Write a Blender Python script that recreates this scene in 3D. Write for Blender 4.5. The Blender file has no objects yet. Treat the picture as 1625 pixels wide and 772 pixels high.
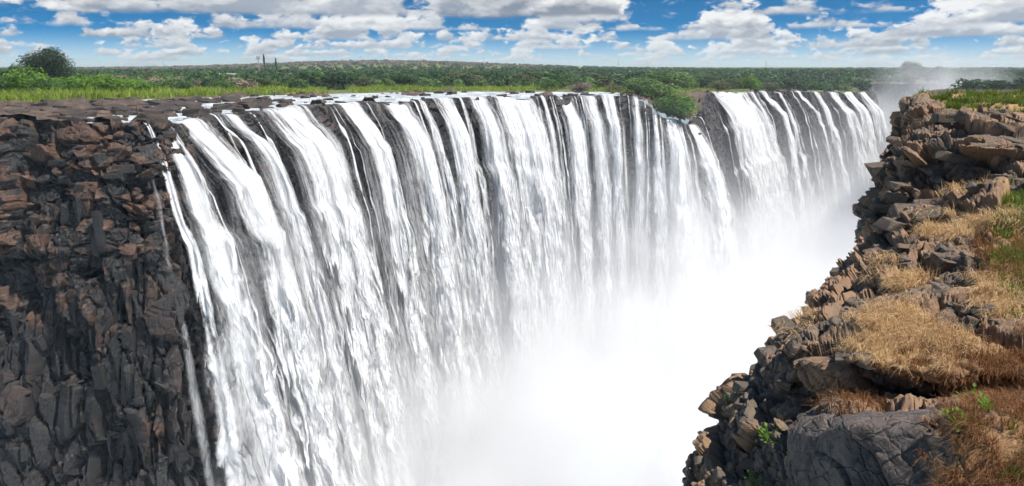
import bpy, math, random
import numpy as np
from mathutils import Vector, Euler
R = math.radians
rng = np.random.default_rng(7)
random.seed(7)
sc = bpy.context.scene
col = sc.collection

# ------------------------------------------------------------------ camera, sky, sun, exposure
F = 1200.0; W0, H0 = 1625.0, 772.0; HOR = 105.0
PITCH = math.atan((H0 / 2 - HOR) / F)
cam = bpy.data.cameras.new('camera'); camo = bpy.data.objects.new('camera', cam); col.objects.link(camo)
cam.sensor_width = 36; cam.lens = 36 * F / W0; cam.clip_start = 0.5; cam.clip_end = 20000
camo.location = (0, 0, 0); camo.rotation_euler = (math.pi / 2 - PITCH, 0, 0)
sc.camera = camo
SUN = Vector((0.50, -0.19, 0.85)).normalized()
sun_el = math.asin(SUN.z); sun_az = math.atan2(SUN.x, SUN.y)
sl = bpy.data.lights.new('sun', 'SUN'); sl.energy = 4.6; sl.angle = R(0.53); sl.color = (1.0, 0.95, 0.87)
so = bpy.data.objects.new('sun', sl); col.objects.link(so)
so.rotation_euler = SUN.to_track_quat('Z', 'Y').to_euler(); so.location = (0, 0, 300)
sc.view_settings.view_transform = 'Standard'; sc.view_settings.look = 'None'
sc.view_settings.gamma = 1.0; sc.view_settings.exposure = 0.65; sc.view_settings.use_curve_mapping = False
sc.render.engine = 'CYCLES'
cy = sc.cycles
cy.use_denoising = True
try: cy.denoiser = 'OPENIMAGEDENOISE'; cy.denoising_input_passes = 'RGB_ALBEDO_NORMAL'; cy.denoising_prefilter = 'ACCURATE'
except Exception: pass
cy.max_bounces = 8; cy.diffuse_bounces = 3; cy.glossy_bounces = 2; cy.transmission_bounces = 2
cy.volume_bounces = 6; cy.transparent_max_bounces = 40
cy.sample_clamp_indirect = 6; cy.use_adaptive_sampling = True; cy.adaptive_threshold = .05; cy.adaptive_min_samples = 16
cy.volume_step_rate = 1.0; cy.volume_max_steps = 256

# ------------------------------------------------------------------ node helpers
class E:
    """a socket with arithmetic"""
    def __init__(s, nt, sock): s.nt = nt; s.k = sock
    def _m(s, op, *a, clamp=False):
        n = s.nt.nodes.new('ShaderNodeMath'); n.operation = op; n.use_clamp = clamp
        for i, v in enumerate((s,) + a):
            if isinstance(v, E): s.nt.links.new(v.k, n.inputs[i])
            else: n.inputs[i].default_value = v
        return E(s.nt, n.outputs[0])
    def __add__(s, o): return s._m('ADD', o)
    __radd__ = __add__
    def __sub__(s, o): return s._m('SUBTRACT', o)
    def __rsub__(s, o): return s._m('MULTIPLY', -1.0)._m('ADD', o)
    def __mul__(s, o): return s._m('MULTIPLY', o)
    __rmul__ = __mul__
    def __truediv__(s, o): return s._m('DIVIDE', o)
    def mx(s, o): return s._m('MAXIMUM', o)
    def mn(s, o): return s._m('MINIMUM', o)
    def pw(s, o): return s._m('POWER', o)
    def sat(s): return s._m('ADD', 0.0, clamp=True)
    def ab(s): return s._m('ABSOLUTE')
    def ss(s, a, b):
        n = s.nt.nodes.new('ShaderNodeMapRange'); n.interpolation_type = 'SMOOTHSTEP'
        s.nt.links.new(s.k, n.inputs[0])
        for i, v in ((1, a), (2, b)):
            if isinstance(v, E): s.nt.links.new(v.k, n.inputs[i])
            else: n.inputs[i].default_value = v
        n.inputs[3].default_value = 0; n.inputs[4].default_value = 1
        return E(s.nt, n.outputs[0])
def setin(nt, sock, v):
    if isinstance(v, E): nt.links.new(v.k, sock)
    else: sock.default_value = v
def xyz(nt, v):
    n = nt.nodes.new('ShaderNodeSeparateXYZ'); nt.links.new(v.k, n.inputs[0])
    return [E(nt, o) for o in n.outputs]
def cxyz(nt, x, y, z):
    n = nt.nodes.new('ShaderNodeCombineXYZ')
    for i, v in enumerate((x, y, z)): setin(nt, n.inputs[i], v)
    return E(nt, n.outputs[0])
def noise(nt, v, scale=1.0, detail=4.0, rough=0.55, dist=0.0):
    n = nt.nodes.new('ShaderNodeTexNoise'); n.noise_dimensions = '3D'
    if v is not None: nt.links.new(v.k, n.inputs['Vector'])
    n.inputs['Scale'].default_value = scale; n.inputs['Detail'].default_value = detail
    n.inputs['Roughness'].default_value = rough; n.inputs['Distortion'].default_value = dist
    return E(nt, n.outputs[0])
def voro(nt, v, scale=1.0, feature='F1', out='Distance'):
    n = nt.nodes.new('ShaderNodeTexVoronoi'); n.feature = feature
    nt.links.new(v.k, n.inputs['Vector']); n.inputs['Scale'].default_value = scale
    return E(nt, n.outputs[out])
def mix(nt, f, a, b):
    n = nt.nodes.new('ShaderNodeMix'); n.data_type = 'RGBA'
    setin(nt, n.inputs[0], f)
    for s, v in ((n.inputs[6], a), (n.inputs[7], b)):
        if isinstance(v, E): nt.links.new(v.k, s)
        else: s.default_value = (v[0], v[1], v[2], 1)
    return E(nt, n.outputs[2])
def attr(nt, name, fac=True):
    n = nt.nodes.new('ShaderNodeAttribute'); n.attribute_name = name
    return E(nt, n.outputs['Fac' if fac else 'Vector'])
def position(nt): return E(nt, nt.nodes.new('ShaderNodeNewGeometry').outputs['Position'])
def new_mat(name):
    m = bpy.data.materials.new(name); m.use_nodes = True; nt = m.node_tree; nt.nodes.clear()
    out = nt.nodes.new('ShaderNodeOutputMaterial'); return m, nt, out
def principled(nt, out, colr, rough=0.8, spec=0.3, bump=None, bstr=0.5, bdist=0.1, trans=None):
    p = nt.nodes.new('ShaderNodeBsdfPrincipled')
    if isinstance(colr, E): nt.links.new(colr.k, p.inputs['Base Color'])
    else: p.inputs['Base Color'].default_value = (*colr, 1)
    setin(nt, p.inputs['Roughness'], rough); p.inputs['Specular IOR Level'].default_value = spec
    if bump is not None:
        b = nt.nodes.new('ShaderNodeBump'); b.inputs['Strength'].default_value = bstr; b.inputs['Distance'].default_value = bdist
        nt.links.new(bump.k, b.inputs['Height']); nt.links.new(b.outputs[0], p.inputs['Normal'])
    s = p.outputs[0]
    if trans:
        t = nt.nodes.new('ShaderNodeBsdfTranslucent')
        if isinstance(colr, E): nt.links.new(colr.k, t.inputs[0])
        else: t.inputs[0].default_value = (*colr, 1)
        mx = nt.nodes.new('ShaderNodeMixShader'); mx.inputs[0].default_value = trans
        nt.links.new(s, mx.inputs[1]); nt.links.new(t.outputs[0], mx.inputs[2]); s = mx.outputs[0]
    nt.links.new(s, out.inputs['Surface']); return p

# ------------------------------------------------------------------ world: sky with rows of cumulus
world = bpy.data.worlds.new('World'); sc.world = world; world.use_nodes = True
wt = world.node_tree; wt.nodes.clear()
wo = wt.nodes.new('ShaderNodeOutputWorld'); bg = wt.nodes.new('ShaderNodeBackground')
wt.links.new(bg.outputs[0], wo.inputs[0]); bg.inputs[1].default_value = 0.1
tc = E(wt, wt.nodes.new('ShaderNodeTexCoord').outputs['Generated'])
dx, dy, dz = xyz(wt, tc)
# the photograph's sky is deep blue already a few degrees up: read the sky model a little higher
look = cxyz(wt, dx, dy, dz.mx(0.0) * 5.0 + 0.03)
vn = wt.nodes.new('ShaderNodeVectorMath'); vn.operation = 'NORMALIZE'; wt.links.new(look.k, vn.inputs[0])
st = wt.nodes.new('ShaderNodeTexSky'); st.sky_type = 'NISHITA'; st.sun_disc = False
st.sun_elevation = sun_el; st.sun_rotation = sun_az; st.altitude = 900; st.air_density = 1.0; st.dust_density = 0.6; st.ozone_density = 2.5
wt.links.new(vn.outputs[0], st.inputs['Vector'])
hs = wt.nodes.new('ShaderNodeHueSaturation'); hs.inputs['Saturation'].default_value = 1.6; hs.inputs['Value'].default_value = 0.72
hs.inputs['Hue'].default_value = 0.492
wt.links.new(st.outputs[0], hs.inputs['Color'])
sky = E(wt, hs.outputs[0])
az = dx._m('ARCTAN2', dy)
el = dz
sky = mix(wt, el.ss(0.045, -0.01) * 0.7, sky, (4.0, 5.1, 5.9))
rows = [(0.0005, .050, .009, .470), (0.006, .060, .011, .470), (0.013, .075, .013, .436), (0.022, .085, .016, .436),
        (0.033, .110, .020, .442), (0.046, .14, .024, .446), (0.062, .20, .030, .462), (0.088, .38, .050, .49), (0.135, .55, .07, .48)]
for k, (e0, wk, hk, thr) in enumerate(rows):
    v = (el - e0) / hk
    u = az / wk
    wv = cxyz(wt, u * 5.0, v * 2.2, 3.1 * k + 40)
    warp = noise(wt, wv, 1.0, 3, .6) - 0.5
    big = noise(wt, cxyz(wt, u * .95 + 11.3 * k, v * .20 + 2 * k, 7.3 * k + 1.7), 1.0, 2.0, .5)
    fx = u * 3.6 + warp * .55; fy = v * 1.15 + warp * .45
    fine = noise(wt, cxyz(wt, fx, fy, 5.1 * k + 9.2), 1.0, 6.0, .58)
    dens = big * .70 + fine * .42 - thr - .06 - v.mx(0.0) * 0.075
    base = (v + (fine - .5) * .30).ss(-0.16, 0.10)
    m = dens.ss(0.0, 0.05) * base
    up = noise(wt, cxyz(wt, fx - .12, fy + .30, 5.1 * k + 9.2), 1.0, 4.0, .58)
    depth_in = dens.ss(.0, .20)                          # 0 at the thin lit rim, 1 deep inside
    lit = ((fine - up) * 3.0 + v * .62 + .34 - depth_in * .50).sat()
    shade = noise(wt, cxyz(wt, az * 1.6 + 3, el * 7, k * .7 + 30), 1.0, 2, .5).ss(.38, .60)
    g0 = mix(wt, shade, (1.5, 1.75, 2.2), (2.6, 2.9, 3.4))
    c = mix(wt, lit, g0, (6.2, 6.2, 6.1))
    c = mix(wt, max(0.0, .5 - k * .11), c, (4.6, 5.1, 5.6))
    sky = mix(wt, m * .95, sky, c)
# the same broken cover overhead, seen from below
pl = cxyz(wt, dx / dz.mx(0.05), dy / dz.mx(0.05), 0.0)
cov = noise(wt, pl, 1.1, 6, .6).ss(.50, .62) * el.ss(.16, .30)
sky = mix(wt, cov * .8, sky, (4.0, 4.2, 4.5))
wt.links.new(sky.k, bg.inputs[0])
try: world.cycles.sampling_method = 'MANUAL'; world.cycles.sample_map_resolution = 512
except Exception: pass

# ------------------------------------------------------------------ numpy tools
def hash3(ix, iy, iz, seed=0):
    h = (ix.astype(np.int64) * 374761393 + iy.astype(np.int64) * 668265263 + iz.astype(np.int64) * 2147483647 + seed * 974634777) & 0xFFFFFFFF
    h = ((h ^ (h >> 13)) * 1274126177) & 0xFFFFFFFF
    h = ((h ^ (h >> 16)) * 2246822519) & 0xFFFFFFFF
    return ((h ^ (h >> 15)) & 0xFFFFFF) / float(0x1000000)
def vnoise(p, seed=0):
    i = np.floor(p).astype(np.int64); f = p - i; f = f * f * (3 - 2 * f); r = 0
    for a in (0, 1):
        for b in (0, 1):
            for c in (0, 1):
                w = (f[:, 0] if a else 1 - f[:, 0]) * (f[:, 1] if b else 1 - f[:, 1]) * (f[:, 2] if c else 1 - f[:, 2])
                r = r + w * hash3(i[:, 0] + a, i[:, 1] + b, i[:, 2] + c, seed)
    return r * 2 - 1
def fbm(p, oct=4, seed=0, gain=.5):
    r = 0; a = 1; t = 0
    for k in range(oct):
        r = r + a * vnoise(p * 2 ** k + k * 17.3, seed + k); t += a; a *= gain
    return r / t
def worley(p, seed=0):
    """F1, F2, cell id, vector to the cell centre"""
    i = np.floor(p).astype(np.int64); n = len(p)
    f1 = np.full(n, 9.); f2 = np.full(n, 9.); cid = np.zeros(n); vec = np.zeros((n, 3))
    for a in (-1, 0, 1):
        for b in (-1, 0, 1):
            for c in (-1, 0, 1):
                x, y, z = i[:, 0] + a, i[:, 1] + b, i[:, 2] + c
                q = np.stack([x + hash3(x, y, z, seed), y + hash3(x, y, z, seed + 1), z + hash3(x, y, z, seed + 2)], 1) - p
                d = np.abs(q).max(1) * .55 + np.sqrt((q * q).sum(1)) * .45
                lt = d < f1
                f2 = np.where(lt, f1, np.minimum(f2, d)); f1 = np.where(lt, d, f1)
                cid = np.where(lt, hash3(x, y, z, seed + 3), cid); vec[lt] = q[lt]
    return f1, f2, cid, vec
def sstep(a, b, x):
    t = np.clip((x - a) / (b - a), 0, 1); return t * t * (3 - 2 * t)
def blocks(p, seed, tilt=.5, crack=.12):
    """stone-block relief in about -0.5..0.5, and a tone for each block"""
    f1, f2, cid, vec = worley(p, seed)
    k = np.stack([hash3((cid * 1e6).astype(np.int64), np.full(len(p), j), np.full(len(p), seed), 5) - .5 for j in range(3)], 1)
    h = (cid - .5) * .8 + (vec * k).sum(1) * tilt
    return h - .45 * (1 - sstep(0.0, crack, f2 - f1)), cid
def mesh(name, v, f, smooth=False, attrs=None):
    v = np.asarray(v, np.float32); f = np.asarray(f, np.int32)
    me = bpy.data.meshes.new(name)
    me.vertices.add(len(v)); me.vertices.foreach_set('co', v.ravel())
    k = f.shape[1]; me.loops.add(f.size); me.loops.foreach_set('vertex_index', f.ravel())
    me.polygons.add(len(f)); me.polygons.foreach_set('loop_start', np.arange(0, f.size, k, dtype=np.int32))
    me.polygons.foreach_set('use_smooth', np.full(len(f), smooth))
    for a, d in (attrs or {}).items():
        d = np.asarray(d, np.float32)
        if d.ndim == 1: me.attributes.new(a, 'FLOAT', 'POINT').data.foreach_set('value', d)
        else: me.attributes.new(a, 'FLOAT_VECTOR', 'POINT').data.foreach_set('vector', d.ravel())
    me.update(calc_edges=True); me.validate(); return me
def add(name, data, mat=None, parent=None, loc=None, **props):
    o = bpy.data.objects.new(name, data); col.objects.link(o)
    if mat and data is not None and not data.materials: data.materials.append(mat)
    if parent: o.parent = parent
    if loc is not None: o.location = loc
    for k, v in props.items(): o[k] = v
    return o
def grid_faces(nr, nc):
    i = np.arange(nr * nc).reshape(nr, nc)
    return np.stack([i[:-1, :-1], i[:-1, 1:], i[1:, 1:], i[1:, :-1]], -1).reshape(-1, 4)
def grid_normals(P):
    du = np.gradient(P, axis=1); dv = np.gradient(P, axis=0)
    n = np.cross(du, dv); return n / (np.linalg.norm(n, axis=2, keepdims=True) + 1e-9)
cp, sp = math.cos(PITCH), math.sin(PITCH)
def at(px, py, Y):
    """where the ray through a spot of the photograph meets the plane y = Y"""
    a = (px - W0 / 2) / F; b = (H0 / 2 - py) / F
    d = np.array([a, cp + b * sp, -sp + b * cp]); return d * (Y / d[1])
def atz(px, py, z):
    a = (px - W0 / 2) / F; b = (H0 / 2 - py) / F
    d = np.array([a, cp + b * sp, -sp + b * cp]); return d * (z / d[2])
def proj(p):
    p = np.asarray(p, float); x, y, z = p[..., 0], p[..., 1], p[..., 2]
    fw = y * cp - z * sp; up = y * sp + z * cp
    return W0 / 2 + F * x / fw, H0 / 2 - F * up / fw

# ------------------------------------------------------------------ materials
def rock_material(name, dark, mid, warm, warm_amt, moss=0.0, wet=0.0, scale=1.0, dist=.08):
    m, nt, out = new_mat(name); P = position(nt); tone = attr(nt, 'tone')
    a = noise(nt, P, .35 * scale, 5, .6); b = noise(nt, P, 2.2 * scale, 6, .65); c = noise(nt, P, 9 * scale, 4, .6)
    x, y, z = xyz(nt, P)
    bed = noise(nt, cxyz(nt, x * .25 * scale, y * .25 * scale, z * 2.4 * scale), 1, 4, .6)
    base = mix(nt, (tone * .6 + b * .9 - .35).sat(), dark, mid)
    w = (a + (tone - .5) * .45 + (bed - .5) * .5).ss(.56 - warm_amt * .2, .74 - warm_amt * .2) * (.35 + .65 * warm_amt) * attr(nt, 'warmth')
    base = mix(nt, w.sat(), base, warm)
    base = mix(nt, (c.ss(.55, .8) * .35), base, [min(1, k * 2.2) for k in mid])
    if moss:
        base = mix(nt, noise(nt, P, .5 * scale, 5, .6).ss(.62, .75) * moss, base, (.05, .065, .015))
    cr = voro(nt, cxyz(nt, x * scale, y * scale, z * scale * 1.4 + b * .3), 1.3, 'DISTANCE_TO_EDGE')
    h = b * .5 + c * .25 + bed * .35 + cr.ss(0, .06) * .35
    base = mix(nt, cr.ss(.045, .0) * .55, base, [k * .35 for k in dark])
    principled(nt, out, base, (.82 - wet * .45 + (b - .5) * .3), .35 + wet * .3, h, .9, dist)
    return m
M = {}
M['cliff'] = rock_material('basalt_cliff', (.011, .011, .012), (.036, .033, .033), (.13, .066, .038), .45, moss=.25, wet=.25, scale=.45, dist=.28)
M['bed'] = rock_material('river_bed_rock', (.030, .024, .021), (.085, .065, .052), (.16, .09, .055), .45, moss=.35, wet=.15, scale=.5, dist=.2)
M['near'] = rock_material('near_basalt', (.052, .043, .036), (.20, .15, .11), (.22, .135, .08), .40, moss=.12, scale=2.2, dist=.045)
M['boulder'] = rock_material('boulder_basalt', (.030, .029, .032), (.075, .069, .072), (.13, .09, .075), .15, scale=1.5, dist=.04)

def leaf_material(name, c0, c1, trans=.3):
    m, nt, out = new_mat(name); t = attr(nt, 'tone')
    inf = nt.nodes.new('ShaderNodeObjectInfo'); r = E(nt, inf.outputs['Random'])
    colr = mix(nt, (t * .75 + (r - .5) * .5 + .1).sat(), c0, c1)
    principled(nt, out, colr, .6, .25, trans=trans); return m
M['leaf_dark'] = leaf_material('leaves_dark_green', (.016, .042, .014), (.050, .105, .028))
M['leaf_deep'] = leaf_material('leaves_deep_green', (.008, .024, .009), (.028, .062, .018), .15)
M['leaf_mid'] = leaf_material('leaves_mid_green', (.036, .092, .020), (.105, .205, .038))
M['leaf_light'] = leaf_material('leaves_light_green', (.055, .12, .030), (.17, .26, .07), .3)
M['leaf_bright'] = leaf_material('leaves_bright_green', (.065, .16, .014), (.20, .34, .034), .4)
M['leaf_olive'] = leaf_material('leaves_olive', (.060, .075, .030), (.15, .15, .06))
M['leaf_dry'] = leaf_material('twigs_dry_bush', (.15, .115, .09), (.30, .235, .175), .15)
M['grass_dry'] = leaf_material('grass_dry_straw', (.46, .27, .12), (.86, .68, .40), .35)
M['grass_red'] = leaf_material('grass_dry_russet', (.13, .052, .022), (.32, .16, .065), .3)
M['grass_green'] = leaf_material('grass_green', (.07, .12, .015), (.22, .29, .045), .4)
M['reed'] = leaf_material('reeds_bright_green', (.10, .18, .018), (.36, .44, .055), .4)
m, nt, out = new_mat('bark'); P = position(nt)
principled(nt, out, mix(nt, noise(nt, P, 3, 4), (.05, .036, .026), (.13, .10, .075)), .9, .2, noise(nt, P, 8, 5), .6, .1); M['bark'] = m
m, nt, out = new_mat('ground_soil_and_grass'); P = position(nt)
g = mix(nt, noise(nt, P, .02, 6, .65).ss(.4, .62), (.075, .095, .028), (.13, .115, .055))
g = mix(nt, noise(nt, P, .25, 5, .65).ss(.52, .7), g, (.045, .07, .016))
principled(nt, out, g, .95, .1, noise(nt, P, .8, 6), .8, .5); M['ground'] = m
m, nt, out = new_mat('metal_grey'); P = position(nt)
principled(nt, out, mix(nt, noise(nt, P, .6, 3), (.22, .23, .25), (.36, .37, .39)), .5, .5); M['metal'] = m
m, nt, out = new_mat('painted_white'); P = position(nt)
principled(nt, out, mix(nt, noise(nt, P, .6, 3), (.68, .68, .66), (.8, .8, .79)), .6, .4); M['white'] = m
m, nt, out = new_mat('window_glass_dark'); P = position(nt)
principled(nt, out, mix(nt, noise(nt, P, .6, 3), (.02, .025, .03), (.05, .055, .06)), .1, .6); M['glass'] = m

def water_surface():
    m, nt, out = new_mat('river_water'); P = position(nt); x, y, z = xyz(nt, P)
    a = noise(nt, cxyz(nt, x * .16, y * .10, 0.), 1, 5, .6); b = noise(nt, cxyz(nt, x * 1.2, y * .8, 0.), 1, 5, .6)
    foam = (a * .5 + b * .5).ss(.40, .64)
    colr = mix(nt, foam, (.22, .25, .26), (.74, .76, .78))
    principled(nt, out, colr, (.55 - foam * .1) + .1, .5, b, .5, .2); M['river'] = m
water_surface()
def fall_material(name, kind):
    m, nt, out = new_mat(name); fl = attr(nt, 'flow', False); x, y, sd = xyz(nt, fl)
    edge = attr(nt, 'edge'); tt = attr(nt, 'tt'); den = attr(nt, 'dens')
    wp = noise(nt, cxyz(nt, x * .18, y * .035, sd), 1, 4, .6) - .5
    xs = x + wp * (2.0 + 5.0 * tt)
    s0 = noise(nt, cxyz(nt, xs * .30, y * .013, sd + 1), 1, 3, .55)             # broad strands
    s1 = noise(nt, cxyz(nt, xs * 1.7, y * .045, sd + 3), 1, 4, .64)             # long thin threads
    saw = y + noise(nt, cxyz(nt, xs * .55, y * .02, sd + 9), 1, 3, .6) * 16     # ragged plunging fronts
    s2 = noise(nt, cxyz(nt, xs * .34, saw * .12, sd + 5), 1, 4, .60); s2b = noise(nt, cxyz(nt, xs * .30, saw * .11, sd + 5), 1, 2.5, .5)            # comets
    s3 = noise(nt, cxyz(nt, xs * 3.4, saw * .7, sd + 7), 1, 3, .75)            # spray grain
    k = tt.ss(.03, .40)
    ph = y * .050 + noise(nt, cxyz(nt, xs * .30, y * .012, sd + 21), 1, 2, .5) * 4.5 + s1 * .55 + s3 * .22
    comet = ph._m('FRACT'); comet = comet.pw(1.6) * comet.ss(1.0, .90) - .33         # grows towards the plunging front, then breaks off
    lip = (noise(nt, cxyz(nt, x * .55, y * .10, sd + 15), 1, 4, .65) - .42).mx(0.0) * tt.ss(.12, .0) * 2.4
    if kind == 'core':
        st_ = (s0 - .5) * 1.15 + (s1 - .5) * (.70 - .45 * k) + (s2 - .5) * (.7 + .5 * k) + comet * .95 * k
        a = (edge * 1.75 + st_ + (s3 - .5) * .85 + den - .60 - lip).ss(0.0, .85)
    else:
        st_ = (s0 - .5) * 1.1 + (s1 - .5) * (.8 - .3 * k) + (s2 - .5) * .5
        a = (edge * .85 + st_ + (s3 - .5) * .3 + den - .48 - lip + tt.ss(.0, .6) * .38).ss(0.0, 1.1) * .78
    h = s2b * (.9 + 1.5 * k) + s2 * .2 + s3 * .04 + s1 * (.32 - .2 * k) + s0 * 1.8 + comet * .35 * k
    b = nt.nodes.new('ShaderNodeBump'); b.inputs['Strength'].default_value = .95; b.inputs['Distance'].default_value = 2.4
    nt.links.new(h.k, b.inputs['Height'])
    d = nt.nodes.new('ShaderNodeBsdfDiffuse'); t = nt.nodes.new('ShaderNodeBsdfTranslucent'); tr = nt.nodes.new('ShaderNodeBsdfTransparent')
    d.inputs[0].default_value = (.83, .84, .86, 1); t.inputs[0].default_value = (.80, .82, .85, 1)
    nt.links.new(b.outputs[0], d.inputs['Normal']); nt.links.new(b.outputs[0], t.inputs['Normal'])
    m1 = nt.nodes.new('ShaderNodeMixShader'); m1.inputs[0].default_value = .22
    nt.links.new(d.outputs[0], m1.inputs[1]); nt.links.new(t.outputs[0], m1.inputs[2])
    m2 = nt.nodes.new('ShaderNodeMixShader'); nt.links.new(a.k, m2.inputs[0])
    nt.links.new(tr.outputs[0], m2.inputs[1]); nt.links.new(m1.outputs[0], m2.inputs[2])
    nt.links.new(m2.outputs[0], out.inputs['Surface']); return m
M['fall'] = fall_material('falling_water', 'core'); M['veil'] = fall_material('falling_water_veil', 'veil')

# ------------------------------------------------------------------ the lie of the land
def hill(x, y):
    a = np.arctan2(x, y)
    r = np.hypot(x, y)
    g = 27 * np.exp(-((a + .17) / .20) ** 2) * sstep(900, 2700, r)
    low = -7.5 * np.exp(-(((x - 290) / 190) ** 2 + ((y - 620) / 190) ** 2))
    return -12.0 + g + low + 1.2 * np.sin(x * .004 + 1) * sstep(600, 1500, r)
RIM = [(-330, 190), (-220, 178), (-150, 169), (-112, 167), (-86, 165), (-80, 178), (-77, 200), (-66, 240), (-48, 272), (-26, 295),
       (0, 312), (26, 324), (50, 330), (68, 328, -21.5), (80, 336, -23.5), (89, 352, -14.5), (96, 372), (105, 392), (134, 426), (170, 466),
       (222, 530), (272, 590), (300, 640), (318, 700), (324, 728)]
RIM = np.array([(p[0], p[1], p[2] if len(p) > 2 else float(hill(np.array(p[0] * 1.), np.array(p[1] * 1.))) - .25) for p in RIM])
def catmull(P, n=24):
    Q = np.vstack([2 * P[0] - P[1], P, 2 * P[-1] - P[-2]]); o = []
    t = np.linspace(0, 1, n, endpoint=False)[:, None]
    for i in range(1, len(Q) - 2):
        a, b, c, d = Q[i - 1], Q[i], Q[i + 1], Q[i + 2]
        o.append(.5 * ((2 * b) + (c - a) * t + (2 * a - 5 * b + 4 * c - d) * t ** 2 + (3 * b - a - 3 * c + d) * t ** 3))
    return np.vstack(o + [P[-1:]])
rimc = catmull(RIM, 30)
S = np.concatenate([[0], np.cumsum(np.linalg.norm(np.diff(rimc[:, :2], axis=0), axis=1))])
s_u = np.arange(0, S[-1], .5)
rim_u = np.stack([np.interp(s_u, S, rimc[:, k]) for k in range(3)], 1)
tan = np.gradient(rim_u[:, :2], axis=0); tan /= np.linalg.norm(tan, axis=1, keepdims=True)
nrm = np.stack([tan[:, 1], -tan[:, 0]], 1)
def boxs(a, w):
    k = np.ones(w) / w; p = np.pad(a, ((w // 2, w - 1 - w // 2), (0, 0)), 'edge')
    return np.stack([np.convolve(p[:, i], k, 'valid') for i in range(a.shape[1])], 1)
nrm_s = boxs(boxs(nrm, 41), 41); nrm_s /= np.linalg.norm(nrm_s, axis=1, keepdims=True)
jit = np.stack([s_u / 13, 0 * s_u + 3.3, 0 * s_u], 1); jw = sstep(240, 262, s_u) if False else sstep(-86, -80, rim_u[:, 0])
rim_u[:, :2] += nrm * (jw * (3.0 * fbm(jit, 3, 501, .6) + .5 * fbm(jit * 5, 2, 502)))[:, None]
rim_u[:, 2] += jw * np.minimum(0.15, 2.6 * fbm(jit * 1.3 + 20, 3, 503, .6) - .35)
rim_px, rim_py = proj(rim_u)
def rim_at(s):
    p = np.stack([np.interp(s, s_u, rim_u[:, k]) for k in range(3)], -1)
    n = np.stack([np.interp(s, s_u, nrm_s[:, k]) for k in range(2)], -1)
    return p, n / np.linalg.norm(n, axis=-1, keepdims=True)
vis = (s_u > np.interp(0, [0, 1], [0, 0]))
i_end = int(np.argmax(rim_px * (s_u < s_u[np.argmin(np.hypot(rim_u[:, 0] - 290, rim_u[:, 1] - 618))])))
def s_of_px(px): return float(np.interp(px, np.maximum.accumulate(rim_px[:i_end]), s_u[:i_end]))
DROP = 140.0
def prof(t): return 24.5 * np.clip(t, 0, 1) ** .62
def outward(s, t):
    w = sstep(s_of_px(1118), s_of_px(1185), s); return prof(t) * (1 - w) + 33 * np.clip(t, 0, 1) ** .82 * w
BANK = np.array([(190, 120, -9.), (195, 225, -12.), (192, 345, -14.5), (218, 405, -14.5), (300, 520, -15.), (352, 610, -16.), (375, 690, -16), (356, 732, -17.), (300, 745, -17.)])
bankc = catmull(BANK, 20)
gorge_poly = np.vstack([rim_u[::6, :2], bankc[::-1, :2], np.array([[40, 80], [0, 10], [-60, -60], [-330, -60]])])
def in_poly(x, y, poly):
    c = np.zeros(x.shape, bool); n = len(poly); j = n - 1
    for i in range(n):
        xi, yi = poly[i]; xj, yj = poly[j]
        k = ((yi > y) != (yj > y)) & (x < (xj - xi) * (y - yi) / (yj - yi + 1e-12) + xi)
        c ^= k; j = i
    return c
def rim_dist(x, y):
    d = np.full(x.shape, 1e9); iz = np.zeros(x.shape, int)
    P = rim_u[::8]
    for i, p in enumerate(P):
        q = (x - p[0]) ** 2 + (y - p[1]) ** 2; k = q < d
        d[k] = q[k]; iz[k] = i * 8
    return np.sqrt(d), iz
def veg_line(x, y):
    """how far (m, along y) the green bank lies from the camera at this bearing"""
    px = W0 / 2 + F * x / np.maximum(y, 1)
    return np.interp(px, [-200, 0, 150, 400, 700, 950, 1040, 1110, 1200, 1400, 1700], [238, 244, 266, 318, 372, 375, 338, 385, 435, 596, 640])
def ground_z(x, y):
    z = hill(x, y)
    d, i = rim_dist(x.ravel(), y.ravel()); d = d.reshape(x.shape); zl = rim_u[i, 2].reshape(x.shape)
    z = z + (np.minimum(zl, -12.0) + .25 - hill(rim_u[i, 0], rim_u[i, 1]).reshape(x.shape)).clip(-30, 0) * np.exp(-d / 16)
    return z, d

LIPS = [(130, 16, .6), (150, 10, .6), (205, 30, .9), (250, 30, .9), (300, 54, 1), (358, 44, .9), (448, 98, 1), (550, 50, 1), (626, 56, 1), (668, 14, .8), (703, 44, 1), (757, 46, 1), (815, 88, 1), (895, 36, 1), (932, 30, 1), (964, 32, 1), (1150, 50, 1), (1209, 12, .8), (1294, 14, .8), (1320, 20, .9), (1346, 20, .9)]
# ground sheet: rings round the camera from the river bed out to the horizon
ys = np.concatenate([np.geomspace(150, 480, 230), np.geomspace(484, 800, 56), np.geomspace(825, 9000, 52)])
pxs = np.linspace(-420, 2100, 820)
aa = (pxs - W0 / 2) / F
X = aa[None, :] * ys[:, None]; Y = np.repeat(ys[:, None], len(pxs), 1)
Z, D = ground_z(X, Y)
bedm = sstep(14, -14, Y - veg_line(X, Y)) * (Y < 700)
pp = np.stack([X.ravel(), Y.ravel(), np.zeros(X.size)], 1)
hb, cid = blocks(pp / np.array([3.2, 2.4, 1.]), 11, .6, .15)
ppx_ = W0 / 2 + F * X / Y
lipw = np.zeros(X.shape)
for fpx, fw_, fd_ in LIPS: lipw = np.maximum(lipw, fd_ * np.clip(1.35 - np.abs(ppx_ - fpx - 4 * vnoise(pp / 6, 41).reshape(X.shape)) / (fw_ * .5 + 4), 0, 1))
chn = fbm(pp / np.array([11., 26., 1.]), 4, 3, .55).reshape(X.shape) * 1.9
lw = np.exp(-np.maximum(D - 4, 0) / 20)
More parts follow.
